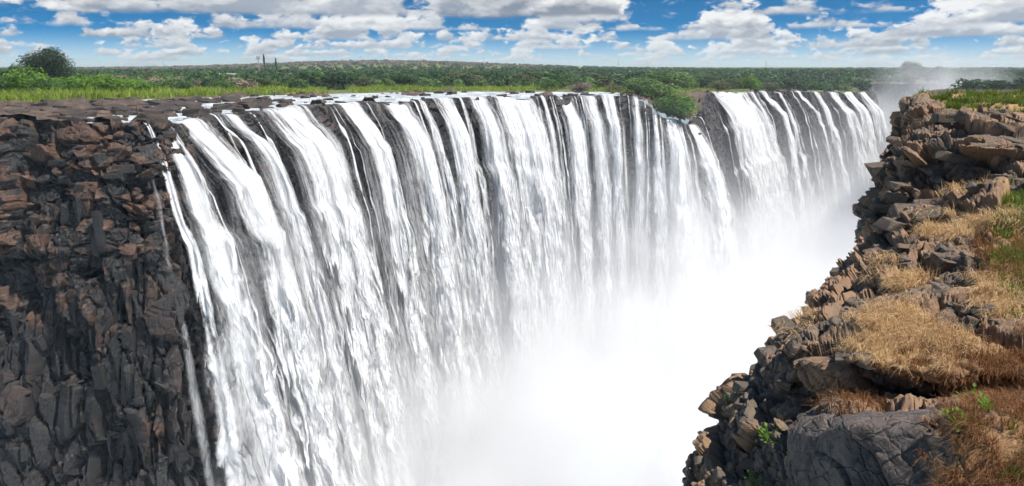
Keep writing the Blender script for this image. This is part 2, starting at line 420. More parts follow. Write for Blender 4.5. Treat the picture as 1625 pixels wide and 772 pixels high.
chan = lw * (lipw * 2 - .75) + (1 - lw) * (chn + np.interp(ppx_, [-100, 0, 120, 240, 330, 900, 1100], [-.5, -.25, .18, .42, .50, .45, -.2]))
chan = sstep(-.14, .14, chan + .18 * fbm(pp / 2.5, 3, 43).reshape(X.shape))
rough_ = np.clip(fbm(pp / np.array([9., 7., 1.]), 4, 5, .6).reshape(X.shape) * 2.4 + .75, .12, 2.2) + .30 * hb.reshape(X.shape)
rel = rough_ * (1 - chan) - .55 * chan
Zg = Z + bedm * (rel - .05) + (1 - bedm) * (fbm(pp / 30, 4, 9).reshape(X.shape) * .8 + .5)
ing = in_poly(X, Y, gorge_poly)
Fg = grid_faces(*X.shape)
keep = ~(ing.ravel()[Fg].any(1)) & (np.arange(len(Fg)) >= 0)
Vg = np.stack([X, Y, Zg], -1).reshape(-1, 3)
mg, nt, out = new_mat('plateau_rock_and_soil')
# rock where the river bed is, grass and soil behind it
P = position(nt); bm_ = attr(nt, 'bed'); tone = attr(nt, 'tone')
n1 = noise(nt, P, .3, 6, .65); n2 = noise(nt, P, 1.6, 5, .6)
rockc = mix(nt, (tone * .6 + n2 * .8 - .3).sat(), (.040, .030, .026), (.15, .105, .08))
rockc = mix(nt, n1.ss(.52, .68) * .6, rockc, (.22, .13, .08))
rockc = mix(nt, noise(nt, P, .12, 5, .6).ss(.58, .7) * .7, rockc, (.10, .12, .022))
soil = mix(nt, noise(nt, P, .02, 6, .65).ss(.4, .62), (.10, .13, .03), (.15, .14, .06))
soil = mix(nt, noise(nt, P, .3, 5, .65).ss(.52, .7), soil, (.05, .08, .018))
principled(nt, out, mix(nt, (bm_ + (n1 - .5) * .8).ss(.35, .6), soil, rockc), .85, .3, n2 + n1, .8, .3)
ground = add('ground', mesh('ground', Vg, Fg[keep], False, {'bed': bedm.ravel(), 'tone': cid}), mg, kind='structure')
# the river that comes over the rim: a sheet at the height of the bed, the rocks stand out of it
ny = np.geomspace(140, 700, 110); nx = np.linspace(-200, 1368, 260)
Xw = ((nx - W0 / 2) / F)[None, :] * ny[:, None]; Yw = np.repeat(ny[:, None], len(nx), 1)
Zw, Dw = ground_z(Xw, Yw)
Fw = grid_faces(*Xw.shape)
pxw = W0 / 2 + F * Xw / Yw
ok = (~in_poly(Xw, Yw, gorge_poly)) & (Yw < veg_line(Xw, Yw) + 6) & ~((pxw > 985) & (pxw < 1128)) & (pxw < 1350)
Zw = Zw - .02 + .05 * fbm(np.stack([Xw.ravel(), Yw.ravel(), 0 * Xw.ravel()], 1) / 4, 3, 5).reshape(Xw.shape)
add('river', mesh('river', np.stack([Xw, Yw, Zw], -1).reshape(-1, 3), Fw[ok.ravel()[Fw].all(1)], True), M['river'], kind='structure')

# ------------------------------------------------------------------ falls data: place on the rim (photo px), width, strength
FALLS = [
 (214, 8, .38, 'faint thin trickle running down the dark cliff left of all the falls'),
 (250, 24, .86, 'narrow white fall at the left end, apart from the rest by the dark cliff'),
 (300, 46, 1.08, 'broad bright white fall, second strong one from the left'),
 (358, 40, .66, 'thinner lacy fall left of the widest white fall, under the mossy rock knob'),
 (448, 88, 1.12, 'widest white fall in the left half, leaping from a broad smooth lip'),
 (550, 42, .84, 'white fall right of the widest one, beyond the first dark rock rib'),
 (626, 50, 1.02, 'bright fall left of the long dark streak in the middle of the curtain'),
 (668, 16, .50, 'slim greyish fall behind the long dark streak mid curtain'),
 (703, 40, .92, 'white fall just left of the middle of the photo, from a stepped lip'),
 (757, 40, .84, 'straight fall almost at the middle of the photo'),
 (815, 78, 1.08, 'broad bright fall right of the middle, ending at a dark rock gap'),
 (859, 12, .55, 'slim fall hugging the left side of the dark rock gap'),
 (895, 30, 1.0, 'bright ribbon fall right of the dark rock gap'),
 (932, 26, .86, 'white ribbon fall second to the right of the dark rock gap'),
 (964, 30, .84, 'fall with several thin strands left of the narrow plunging ribbon'),
 (1010, 20, .84, 'narrow plunging ribbon fall on dark rock left of the green bush'),
 (1038, 13, .62, 'very thin strand fall below the pale bush on the rim'),
 (1064, 26, .88, 'fall starting low below the overhanging green bush'),
 (1096, 22, .92, 'fall starting low between the green bush and the brown buttress'),
 (1152, 60, 1.25, 'thick snow white fall right of the brown rock buttress'),
 (1192, 10, .55, 'thin strand beside the thick snow white fall'),
 (1209, 13, .70, 'slim white fall, second right of the thick snow white fall'),
 (1236, 7, .56, 'thin slanting trickle on wide dark rock face'),
 (1266, 8, .62, 'thin slanting fall left of the lacy far falls'),
 (1294, 12, .80, 'lacy stepped fall, first of the bright far right group'),
 (1320, 15, .9, 'bright fall in the middle of the far right group'),
 (1346, 18, .95, 'bright slanting fall, second from the far right end'),
 (1370, 16, .98, 'last white fall at the far right end by the rising mist'),
]
# ------------------------------------------------------------------ the wall of the gorge
pcol = np.concatenate([np.linspace(-150, 250, 330), np.linspace(251, 1378, 800)])
sg = np.interp(pcol, np.maximum.accumulate(rim_px[:i_end]) + np.arange(i_end) * 1e-6, s_u[:i_end])
sg = np.unique(np.concatenate([sg, np.arange(sg[0], sg[-1], .6), np.linspace(sg[-1], sg[-1] + 140, 60)]))
s0w, s1w = s_of_px(235), s_of_px(290)
tg = np.concatenate([np.linspace(-.03, 0, 8, endpoint=False), np.linspace(0, .2, 90, endpoint=False), np.linspace(.2, 1.0, 190)])
Pr, Nr = rim_at(sg)
T = tg[:, None]; left = sstep(s1w + 6, s0w - 4, sg)[None, :]
q = np.where(T < 0, T * 130, 0)
o = outward(sg[None, :], T)
# ledges on the dry cliff
o = o + left * (2.2 * np.floor(T * 9 + .7 * np.sin(sg[None, :] * .13)) / 9 * 3 - T * 6.6)
Wx = Pr[None, :, 0] + Nr[None, :, 0] * (o + q); Wy = Pr[None, :, 1] + Nr[None, :, 1] * (o + q)
Wz = Pr[None, :, 2] - DROP * np.clip(T, 0, 1) + np.where(T < 0, .12, 0) - .25 * np.exp(-(T / .004) ** 2)
Wl = np.stack([Wx, Wy, Wz + 0 * Wx], -1)
flat = Wl.reshape(-1, 3)
sT = np.repeat(tg, len(sg)); lf = np.repeat(left, len(tg), 0).ravel()
b1, c1 = blocks(flat / np.array([5.6, 5.6, 2.7]) + .25 * vnoise(flat / 6, 12)[:, None], 21, .8, .08)
b2, c2 = blocks(flat / np.array([3.0, 3.0, 17.0]) + .3 * vnoise(flat / 9, 4)[:, None], 22, .8, .10)
b3, c3 = blocks(flat / np.array([1.15, 1.15, 1.0]), 23, .8, .12)
b4, c4 = blocks(flat / np.array([8., 8., 36.]) + .35 * vnoise(flat / 7, 6)[:, None], 24, 1.1, .08)
low = sstep(.14, .36, sT + .14 * vnoise(flat / 11, 8))
amp = .9 + .9 * lf
disp = amp * ((1 - low) * (b1 * 1.7 + b3 * .26) + low * (b2 * 2.1 + b3 * .16) + b4 * (1.5 + lf * 1.5)) + fbm(flat / 18, 3, 31) * (1.0 + 2.0 * lf)
disp *= sstep(-.035, .03, sT) * .9 + .1
disp = np.where(sT < 0, disp * .5, disp)
Nw = grid_normals(Wl).reshape(-1, 3)
if np.mean(Nw[:, 0] * np.repeat(Nr[None, :, 0], len(tg), 0).ravel()) < 0: Nw = -Nw
Nw[:, 2] = np.where(sT < 0, np.abs(Nw[:, 2]), Nw[:, 2])
flat = flat + Nw * disp[:, None]
WALL = flat.reshape(Wl.shape)
tone_w = np.clip((1 - low) * c1 + low * c2 * .7 + .3 * (c3 - .5), 0, 1)
cliff = add('cliff', mesh('cliff', flat, grid_faces(len(tg), len(sg))[:, ::-1], False, {'tone': tone_w, 'warmth': np.clip(sstep(.62, .06, sT + .22 * fbm(flat / 12, 3, 17)) + .9 * sstep(.25, .5, vnoise(flat / np.array([7., 7., 16.]), 18)), 0, 1) * (.3 + .7 * lf)}), M['cliff'],
            label='long dark basalt cliff wall of the gorge behind the falling water', category='cliff')

# angular stones
def stone_mesh(name, seed, warmth=0, flat=(1, 1, 1)):
    r = np.random.default_rng(seed); import bmesh
    bm = bmesh.new()
    cs = np.array([[x_, y_, z_] for x_ in (-1, 1) for y_ in (-1, 1) for z_ in (-1, 1)], float)
    pts = np.concatenate([cs * r.uniform(.34, .56, (8, 3)), cs[r.permutation(8)[:5]] * r.uniform(.25, .60, (5, 3))]) * np.array(flat) * 1.05
    pts[:, 0] += pts[:, 2] * r.uniform(-.25, .25)
    vs = [bm.verts.new(p) for p in pts]
    res = bmesh.ops.convex_hull(bm, input=vs)
    bmesh.ops.delete(bm, geom=[g for g in res['geom_interior'] if isinstance(g, bmesh.types.BMVert)], context='VERTS')
    bmesh.ops.dissolve_limit(bm, angle_limit=R(14), verts=bm.verts[:], edges=bm.edges[:])
    bmesh.ops.bevel(bm, geom=bm.edges[:], offset=.035, segments=1, affect='EDGES')
    bmesh.ops.triangulate(bm, faces=bm.faces[:])
    me = bpy.data.meshes.new(name); bm.to_mesh(me); bm.free()
    a = me.attributes.new('warmth', 'FLOAT', 'POINT'); a.data.foreach_set('value', np.full(len(me.vertices), warmth, np.float32))
    a = me.attributes.new('tone', 'FLOAT', 'POINT'); a.data.foreach_set('value', np.full(len(me.vertices), r.uniform(.25, .6), np.float32))
    return me
def stone_set(prefix, mat, n, seed, flat, warmth=1.0):
    L = []
    for i in range(n):
        me = stone_mesh(prefix, seed + i, warmth * (.2 + .8 * ((i * 7) % 10) / 9), flat); me.materials.append(mat); L.append(me)
    return L
wall_stones = stone_set('rock', M['cliff'], 10, 300, (1, 1, .8)); low_stones = stone_set('rock', M['cliff'], 8, 320, (1, 1, .8), .25)
bed_stones = stone_set('rock', M['bed'], 8, 330, (1.2, 1, .75))
near_stones = stone_set('rock', M['near'], 12, 360, (1.25, 1, .6))
k = 0
jl = np.searchsorted(sg, s_of_px(262))
jr0 = np.searchsorted(sg, s_of_px(-20))
while k < 90:
    i = int(rng.integers(10, 235)); j = int(rng.integers(jr0, jl))
    p = WALL[i, j]; px, py = proj(p)
    if not (-10 < px < 300 and py < 790): continue
    up_ = py < 360 + 90 * math.sin(px * .035) + rng.normal(0, 40)
    nx_ = Nw.reshape(Wl.shape)[i, j]; az_ = math.atan2(nx_[1], nx_[0])
    if up_: s3_ = np.array([1.1, rng.uniform(1.2, 2.0), rng.uniform(.6, .95)]) * rng.uniform(1.0, 2.6)
    else: s3_ = np.array([1.0, rng.uniform(.8, 1.2), rng.uniform(2.8, 6.5)]) * rng.uniform(.8, 1.7)
    r_ = add('rock', wall_stones[k % 10] if up_ else low_stones[k % 8], parent=cliff, loc=p - nx_ * s3_[0] * .24)
    r_.scale = s3_; r_.rotation_euler = (rng.normal(0, .07), rng.normal(0, .10) + .12, az_ + rng.normal(0, .35)); k += 1
k = 0
while k < 60:                                   # stones that break the rim and the face between the falls
    j = int(rng.integers(jl, len(sg) - 90)); i = int(rng.integers(4, 60)); p = WALL[i, j]
    s = rng.uniform(.8, 2.2)
    r_ = add('rock', wall_stones[k % 10], parent=cliff, loc=p); r_.scale = (s * 1.2, s, s * .8); r_.rotation_euler = (rng.uniform(-.3, .3), rng.uniform(-.3, .3), rng.uniform(0, 6)); k += 1
# rocks standing in the river above the rim (parts of the river bed)
k = 0
while k < 295:
    lft = rng.random() < .66
    px = rng.uniform(-10, 470) if lft else rng.uniform(400, 1120); yv = rng.uniform(168, 275) if lft else rng.uniform(200, 380)
    x = (px - W0 / 2) / F * yv
    xa, ya = np.array([[x]]), np.array([[yv]])
    if in_poly(xa, ya, gorge_poly)[0, 0] or yv > veg_line(xa, ya)[0, 0] + 3: continue
    z, d = ground_z(xa, ya)
    s = rng.uniform(.9, 3.2) * (1.3 if px < 420 else .9)
    r_ = add('rock', bed_stones[k % 8], parent=ground, loc=(x, yv, z[0, 0] + .02 * s)); r_.scale = (s * 1.3, s, s * rng.uniform(.55, 1.0)); r_.rotation_euler = (rng.normal(0, .12), rng.normal(0, .12), rng.uniform(0, 6)); k += 1

# ------------------------------------------------------------------ the falls
def fall_sheet(name, s0, hw0, hw1, out, seed, dens, nu, nv, z0=0., lump=1.0):
    u = np.linspace(-1, 1, nu)[None, :]; t = np.concatenate([np.linspace(-.02, .06, 14, endpoint=False), np.linspace(.06, 1.02, nv)])[:, None]
    tc_ = np.clip(t, 0, 1)
    hw = hw0 + (hw1 - hw0) * tc_ ** .6
    wob = np.stack([tc_.ravel() * 3.2 + seed * 3.1, np.full(tc_.size, seed * 1.7), np.zeros(tc_.size)], 1)
    ss_ = s0 + u * hw * (1 + .35 * fbm(wob, 3, 7)[:, None]) + (hw * .30 + .5) * fbm(wob + 50, 3, 8)[:, None] * np.clip(t * 4, 0, 1)
    p, n = rim_at(ss_)
    o = outward(ss_, tc_) * (1 + .05 * math.sin(seed * 2.7)) + .35 + out * np.clip(t / .07, 0, 1) ** .8 * .35 + out * tc_ ** .55 + np.where(t < 0, t * 130, 0)
    lr = np.random.default_rng(int(seed % 40) + 900)
    for _ in range(int(lr.integers(1, 4))):
        tl = lr.uniform(.02, .26) + .012 * np.sin(u * lr.uniform(2, 5) + lr.uniform(0, 6)); o = o + lr.uniform(.5, 1.5) * sstep(tl, tl + .012, t)
    lat = (ss_ - s0)
    dist = DROP * tc_
    q = np.stack([lat.ravel() / 2.6 + seed * 7.7, (dist + 0 * u).ravel() / 9.0, np.full(lat.size, seed * 3.3)], 1)
    lum = (fbm(q, 4, int(seed) % 97).reshape(lat.shape)) * lump * (.3 + 3.0 * tc_ ** .7)
    fold = np.sqrt(np.clip(1 - u * u, 0, 1)) * np.clip(.55 * hw, .5, 4.5)
    o = o + lum * sstep(-.01, .05, t) + fold * sstep(0, .1, t)
    V = np.stack([p[..., 0] + n[..., 0] * o, p[..., 1] + n[..., 1] * o, p[..., 2] + .18 - DROP * tc_ * 1.0 - .45 * sstep(0, .02, t)], -1)
    edge = np.clip((1 - np.abs(u) ** 1.4) * 1.05, 0, 1) - 2.2 * np.clip(np.abs(u) - .82, 0, 1) + 0 * t
    flow = np.stack([lat + seed * 13.7, dist + 0 * u, np.full(lat.shape, seed * 5.1)], -1)
    d = dens * (1 - .25 * sstep(.75, 1.0, tc_)) + 0 * u
    me = mesh(name, V.reshape(-1, 3), grid_faces(*lat.shape)[:, ::-1], True,
              {'edge': edge.ravel(), 'flow': flow.reshape(-1, 3), 'tt': (tc_ + 0 * u).ravel(), 'dens': d.ravel()})
    return me
for i, (px, wpx, dens, lab) in enumerate(FALLS):
    s0 = s_of_px(px); a, b = s_of_px(px - wpx / 2), s_of_px(px + wpx / 2)
    hw = max(.9, (b - a) / 2); p, n = rim_at(np.array([s0]))
    e = add('waterfall', None, loc=None, label=lab, category='waterfall', group='falls along the gorge wall')
    far = p[0, 1] > 380
    nu = int(np.clip(hw * 3, 10, 44)); nv = 110 if far else 150
    gain = .75 * (dens - .9) - (.60 if dens < .4 else .10)
    k1 = rng.uniform(.9, 1.25)
    if dens < .4: add('main_stream', fall_sheet('main_stream', s0, .7, 1.1, .9, i + 1, -.22, nu, nv), M['veil'], e); continue
    add('main_stream', fall_sheet('main_stream', s0, hw * 1.3, (hw * 1.22 + 1.2) * k1, 3.2, i + 1, gain, nu, nv), M['fall'], e)
    if dens > .4:
        add('outer_spray', fall_sheet('outer_spray', s0 + rng.uniform(-.35, .35) * hw, hw * .9, hw * 1.35 + 1.6, 5.6, i + 41, gain - .50, nu, nv, lump=1.6), M['fall'], e)
        far_ = px > 1125
        for q_ in range(2 if hw > 2 else 1):
            sw = rng.uniform(.5, 1.5) if hw > 2 else .5
            add('side_strand', fall_sheet('side_strand', s0 + rng.choice([-1, 1]) * hw * rng.uniform(1.15, 1.7), sw, sw * 1.3 + rng.uniform(.4, 1.6), rng.uniform(1.5, 3.5), i + 121 + 40 * q_, rng.uniform(-.70, -.25), 9, 70), M['fall'], e)
        add('veil', fall_sheet('veil', s0 + rng.uniform(-.3, .3) * hw, hw * 1.9 + .8, hw * (1.7 if far_ else 2.4) + 3.0, 1.2, i + 81, gain * .4 + (.12 if not far_ else -.22), nu, nv // 2), M['veil'], e)

# ------------------------------------------------------------------ gorge floor, far bank
m, nt, out = new_mat('white_water'); P = position(nt)
principled(nt, out, mix(nt, noise(nt, P, .06, 6, .65).ss(.3, .6), (.68, .70, .72), (.88, .89, .90)), .7, .3, noise(nt, P, .2, 6), .6, 1.); M['foam'] = m
gx = np.linspace(-150, 480, 90); gy = np.linspace(20, 760, 100)
GX, GY = np.meshgrid(gx, gy)
GZ = -150 + 2.0 * fbm(np.stack([GX.ravel(), GY.ravel(), 0 * GX.ravel()], 1) / 14, 4, 61).reshape(GX.shape)
add('gorge_water', mesh('gorge_water', np.stack([GX, GY, GZ], -1).reshape(-1, 3), grid_faces(*GX.shape), True), M['foam'], kind='structure')
sb = np.linspace(0, len(bankc) - 1, 260)
B = np.stack([np.interp(sb, np.arange(len(bankc)), bankc[:, k]) for k in range(3)], 1)
tb = np.gradient(B[:, :2], axis=0); tb /= np.linalg.norm(tb, axis=1, keepdims=True); nb = np.stack([-tb[:, 1], tb[:, 0]], 1)
tt_ = np.concatenate([[-.9, -.5, -.25], np.linspace(-.1, 1, 46)])[:, None]
ob = np.where(tt_ < 0, tt_ * 40, 10 * np.clip(tt_, 0, 1) ** .7)
BW = np.stack([B[None, :, 0] + nb[None, :, 0] * ob, B[None, :, 1] + nb[None, :, 1] * ob, B[None, :, 2] - np.clip(tt_, 0, 1) * 140 + 0 * ob + np.where(tt_ < 0, .3, 0)], -1)
fb = BW.reshape(-1, 3); bb, cb = blocks(fb / np.array([5, 5, 3.]), 71, .8); bb2, _ = blocks(fb / 1.9, 72, .8)
nn = grid_normals(BW).reshape(-1, 3)
fb = fb + nn * (bb * 2.2 + bb2 * .8)[:, None]
add('far_bank', mesh('far_bank', fb, grid_faces(*BW.shape[:2]), False, {'tone': cb, 'warmth': cb * .3}), M['cliff'],
    label='grey misty rock bank across the gorge behind the near grassy promontory', category='cliff')

# ------------------------------------------------------------------ vegetation
def crown_mesh(name, seed, n, lobes, size, spread=(1, 1, .7), mat=None, hollow=.55, aspect=1.5):
    r = np.random.default_rng(seed)
    L = []
    for k in range(lobes):
        a = r.uniform(0, 6.28); q = r.uniform(.15, .78)
        L.append((q * math.cos(a) * .62 * spread[0], q * math.sin(a) * .62 * spread[1], r.uniform(-.28, .42) * spread[2] * (1 - .35 * q), r.uniform(.26, .44)))
    L = np.array(L); w = L[:, 3] ** 2; li = r.choice(lobes, n, p=w / w.sum())
    d = r.normal(size=(n, 3)); d /= np.linalg.norm(d, axis=1, keepdims=True)
    rad = L[li, 3] * (hollow + (1.06 - hollow) * r.random(n) ** .5)
    c = L[li, :3] + d * rad[:, None] * np.array([1, 1, .8])
    nrm_ = d + .55 * r.normal(size=(n, 3)) + np.array([0, 0, .35]); nrm_ /= np.linalg.norm(nrm_, axis=1, keepdims=True)
    t = np.cross(nrm_, r.normal(size=(n, 3))); t /= np.linalg.norm(t, axis=1, keepdims=True); b = np.cross(nrm_, t)
    s = size * r.uniform(.6, 1.25, n)[:, None]
    v = np.stack([c - t * s * aspect * .5, c + b * s * .5, c + t * s * aspect * .5, c - b * s * .5], 1).reshape(-1, 3)
    f = np.arange(4 * n).reshape(n, 4)
    tone = np.repeat(np.clip(.5 + .28 * r.normal(size=n) * .6 + (r.random(lobes)[li] - .5) * .55, 0, 1), 4)
    me = mesh(name, v, f, False, {'tone': tone})
    if mat: me.materials.append(mat)
    return me
def tube_path(V, Fc, pts, rad, n=6):
    b0 = len(V); pts = [np.array(p, float) for p in pts]
    for k, (p, r_) in enumerate(zip(pts, rad)):
        d = pts[min(k + 1, len(pts) - 1)] - pts[max(k - 1, 0)]; d /= np.linalg.norm(d)
        x = np.cross(d, [.3, .9, .1]); x /= np.linalg.norm(x); y = np.cross(d, x)
        for j in range(n):
            a = 6.2832 * j / n; V.append(p + (x * math.cos(a) + y * math.sin(a)) * r_)
    for k in range(len(pts) - 1):
        for j in range(n): Fc.append([b0 + k * n + j, b0 + k * n + (j + 1) % n, b0 + (k + 1) * n + (j + 1) % n, b0 + (k + 1) * n + j])
def trunk_mesh(name, seed, h=1.0, r0=.05, limbs=5):
    r = random.Random(seed); V, Fc = [], []
    tube_path(V, Fc, [(0, 0, -.06), (.01, 0, h * .3), (r.uniform(-.04, .04), r.uniform(-.04, .04), h * .6), (0, 0, h * .95)], [r0 * 1.3, r0, r0 * .7, r0 * .25])
    for k in range(limbs):
        a = 6.28 * k / limbs + r.uniform(-.4, .4); q = r.uniform(.28, .45)
        tube_path(V, Fc, [(0, 0, h * r.uniform(.28, .5)), (q * .5 * math.cos(a), q * .5 * math.sin(a), h * .66), (q * math.cos(a), q * math.sin(a), h * r.uniform(.8, 1.0))], [r0 * .6, r0 * .4, r0 * .15], 5)
    me = mesh(name, np.array(V), np.array(Fc), True); me.materials.append(M['bark']); return me
TR = [trunk_mesh('trunk', 50 + k, .62, .035) for k in range(3)]
def proto(mats, n, lobes, size, seed, cnt, spread=(1, 1, .7)):
    return {mk: [crown_mesh('crown', seed + 7 * i + 100 * j, n, lobes, size, spread, M[mk]) for i in range(cnt)] for j, mk in enumerate(mats)}
PR = proto(['leaf_dark', 'leaf_mid', 'leaf_olive', 'leaf_bright', 'leaf_dry'], 620, 9, .105, 400, 2)
def tree(name, mk, x, y, z, h, w, lab, cat='tree', group=None, crown=None, zc=.62, trunk=None, rz=None):
    e = add(name, None, loc=(x, y, z), label=lab, category=cat)
    if group: e['group'] = group
    rz = rng.uniform(0, 6.28) if rz is None else rz
    c = add('crown', crown or PR[mk][int(rng.integers(0, 2))], parent=e, loc=(0, 0, h * zc)); c.scale = (w * .58, w * .58, h * .74); c.rotation_euler = (0, 0, rz)
    t = add('trunk', trunk or TR[int(rng.integers(0, 3))], parent=e, loc=(0, 0, 0)); t.scale = (w * .55, w * .55, h)
    return e
def gz(x, y): return float(ground_z(np.array([[x]]), np.array([[y]]))[0][0, 0])
def place(px, Y): x = (px - W0 / 2) / F * Y; return x, Y, gz(x, Y)
# the big spreading tree on the left bank
x, y, z = place(97, 345)
tree('spreading_tree', 'leaf_dark', x, y, z - .5, 20, 23, 'large dark spreading tree rising above the bushes on the left bank', zc=.66,
     crown=crown_mesh('crown', 911, 12000, 24, .036, (1.2, 1.2, .8), M['leaf_deep'], .2), trunk=trunk_mesh('trunk', 5, .8, .03, 8))
# bushes on the left bank
LB = [(8, 288, 10.5, 13, 'leaf_mid', 'dark green bush at the very left edge of the photo'), (34, 318, 11, 13, 'leaf_dark', 'dark round bush between the left edge and the spreading tree'),
      (58, 286, 9, 12, 'leaf_bright', 'bright green bush left below the spreading tree'), (82, 288, 8.0, 12, 'leaf_mid', 'mid green bush right below the spreading tree'),
      (118, 296, 7, 12, 'leaf_bright', 'bright green bush below the right side of the spreading tree'), (140, 352, 11, 16, 'leaf_dark', 'dark bush behind, just right of the spreading tree'),
      (165, 304, 7.5, 13, 'leaf_bright', 'bright yellow green thicket right of the spreading tree'), (198, 308, 7.0, 13, 'leaf_bright', 'second yellow green thicket right of the spreading tree'),
      (232, 318, 6, 12, 'leaf_bright', 'low yellow green thicket farther right of the spreading tree'), (265, 345, 6.5, 11, 'leaf_mid', 'small green bush right of the yellow green thickets'),
      (300, 350, 5, 9, 'leaf_olive', 'olive bush on the bank above the second fall'), (362, 352, 6.5, 9, 'leaf_mid', 'round green bush on the bank above the lacy fall'),
      (45, 385, 15, 7, 'leaf_dark', 'small thin tree tip behind the bushes at the far left')]
for px, Y, h, w, mk, lab in LB:
    x, y, z = place(px, Y)
    tree('bush', mk, x, y, z - .6, h * (1.45 if mk == 'leaf_bright' else 1.05), w * 1.65, lab, 'bush', 'bushes on the left bank', zc=.5, crown=crown_mesh('crown', 940 + int(px), 1500, 13, .062, (1, 1, .95), M[mk], .5))
# bushes on the rim in the middle and right
MB_ = [(1010, 344, 9.5, 14, 'leaf_light', 'pale olive bush on the rim above the narrow ribbon fall'), (1040, 346, 10.5, 15, 'leaf_light', 'pale green rounded bush on the rim left of the hanging bush'),
       (1058, 400, 12, 17, 'leaf_light', 'larger rounded tree behind the rim bushes'), (1068, 338, 8.5, 12, 'leaf_mid', 'green bush low on the rocky notch'),
       (1090, 335, 12, 13, 'leaf_bright', 'vivid green bush hanging over the notch in the rim'), (1078, 345, 7, 12, 'leaf_mid', 'green bush topping the notch behind the vivid one'),
       (1112, 372, 6, 11, 'leaf_mid', 'green bush on the brown buttress left of the thick white fall'), (1166, 430, 6.5, 13, 'leaf_olive', 'olive bush on the rim above the thick white fall'),
       (1216, 470, 10, 14, 'leaf_bright', 'round bright bush on the rim right of the thick white fall'), (1252, 500, 6, 14, 'leaf_olive', 'low olive bush on the rim above the slanting trickles'),
       (1320, 590, 8.5, 15, 'leaf_mid', 'small green bush on the rim above the far right falls'), (920, 372, 6, 12, 'leaf_dry', 'dry brownish bush on the bank above the ribbon falls'),
       (975, 372, 4.5, 11, 'leaf_olive', 'low olive bush on the bank left of the pale olive bush'), (865, 395, 6.5, 13, 'leaf_mid', 'rounded green bush on the bank right of the middle')]
for px, Y, h, w, mk, lab in MB_:
    x, y, z = place(px, Y)
    if px > 1062 and Y < 600:
        p_, n_ = rim_at(np.array([s_of_px(px - 4)])); bk = 3.0 if px < 1100 else 8.0
        x, y = p_[0, 0] - n_[0, 0] * bk, p_[0, 1] - n_[0, 1] * bk; z = gz(x, y)
    kb = 1.3 if 1000 < px < 1100 else 1.0
    tree('bush', mk, x, y, z - .7, h * (1.05 if kb > 1 else 1.1), w * 1.4 * kb, lab, 'bush', 'bushes on the rim', zc=.46, crown=crown_mesh('crown', 1400 + int(px), 1300, 12, .066, (1, 1, .95), M[mk], .5))
# lone dome tree on the right skyline, tree-like dark poles left
x, y, z = place(1433, 760)
tree('dome_tree', 'leaf_dark', x, y, -13, 18, 27, 'big dome shaped tree alone on the right skyline', zc=.56, crown=crown_mesh('crown', 977, 2600, 16, .05, (1.1, 1.1, .9), M['leaf_dark'], .5))
x, y, z = place(1474, 780); tree('dome_tree', 'leaf_dark', x, y, -13, 14, 22, 'smaller rounded tree right of the dome shaped skyline tree', zc=.56)
# forest: the nearest trees each on their own, then the far wood as one mass
def tone_for(px, Y):
    if Y > 1500 and px < 860: return rng.choice(['leaf_dry', 'leaf_dry', 'leaf_olive', 'leaf_mid'])
    if px < 500: return rng.choice(['leaf_mid', 'leaf_mid', 'leaf_dark', 'leaf_olive', 'leaf_dry'])
    return rng.choice(['leaf_dark', 'leaf_dark', 'leaf_mid', 'leaf_dark', 'leaf_olive'])
LANDX = [140, 290, 410, 510, 590, 700, 790, 880, 980, 1060, 1120, 1190, 1280, 1390]
LAND = ['beside the spreading tree', 'right of the spreading tree', 'above the second fall', 'above the widest fall', 'right of the widest fall', 'above the dark streak', 'left of the middle',
        'right of the middle', 'above the ribbon falls', 'left of the green bush', 'behind the green bush', 'above the thick white fall', 'above the slanting trickles', 'above the far right falls', 'beyond the near promontory']
n = 0
while n < 290:
    px = rng.uniform(-20, 1660); near = float(veg_line(np.array([(px - W0 / 2) / F * 400]), np.array([400.]))[0])
    Y = near + 45 + 330 * rng.random() ** 1.3 if px < 1380 else rng.uniform(420, 800)
    x = (px - W0 / 2) / F * Y
    if in_poly(np.array([x - 8, x + 8, x]), np.array([Y, Y, Y - 10]), gorge_poly).any(): continue
    if px > 1400 and px < 1490: continue
    mk = tone_for(px, Y); h = rng.uniform(5.5, 9.5) * (1.0 if px < 480 else 1.25); w = h * rng.uniform(1.5, 2.3)
    z = hill(np.array(x), np.array(Y))
    spot = LAND[int(np.searchsorted(LANDX, px))]; band = 'at the front of' if Y < near + 150 else 'deep in'
    lab = {'leaf_dark': 'dark green tree', 'leaf_mid': 'mid green tree', 'leaf_olive': 'olive green tree', 'leaf_dry': 'grey brown leafless bush'}[mk] + ' ' + band + ' the wood, ' + spot
    tree('forest_tree', mk, x, Y, float(z) - .5, h, w, lab, 'tree', 'trees of the wood beyond the falls', zc=.46); n += 1
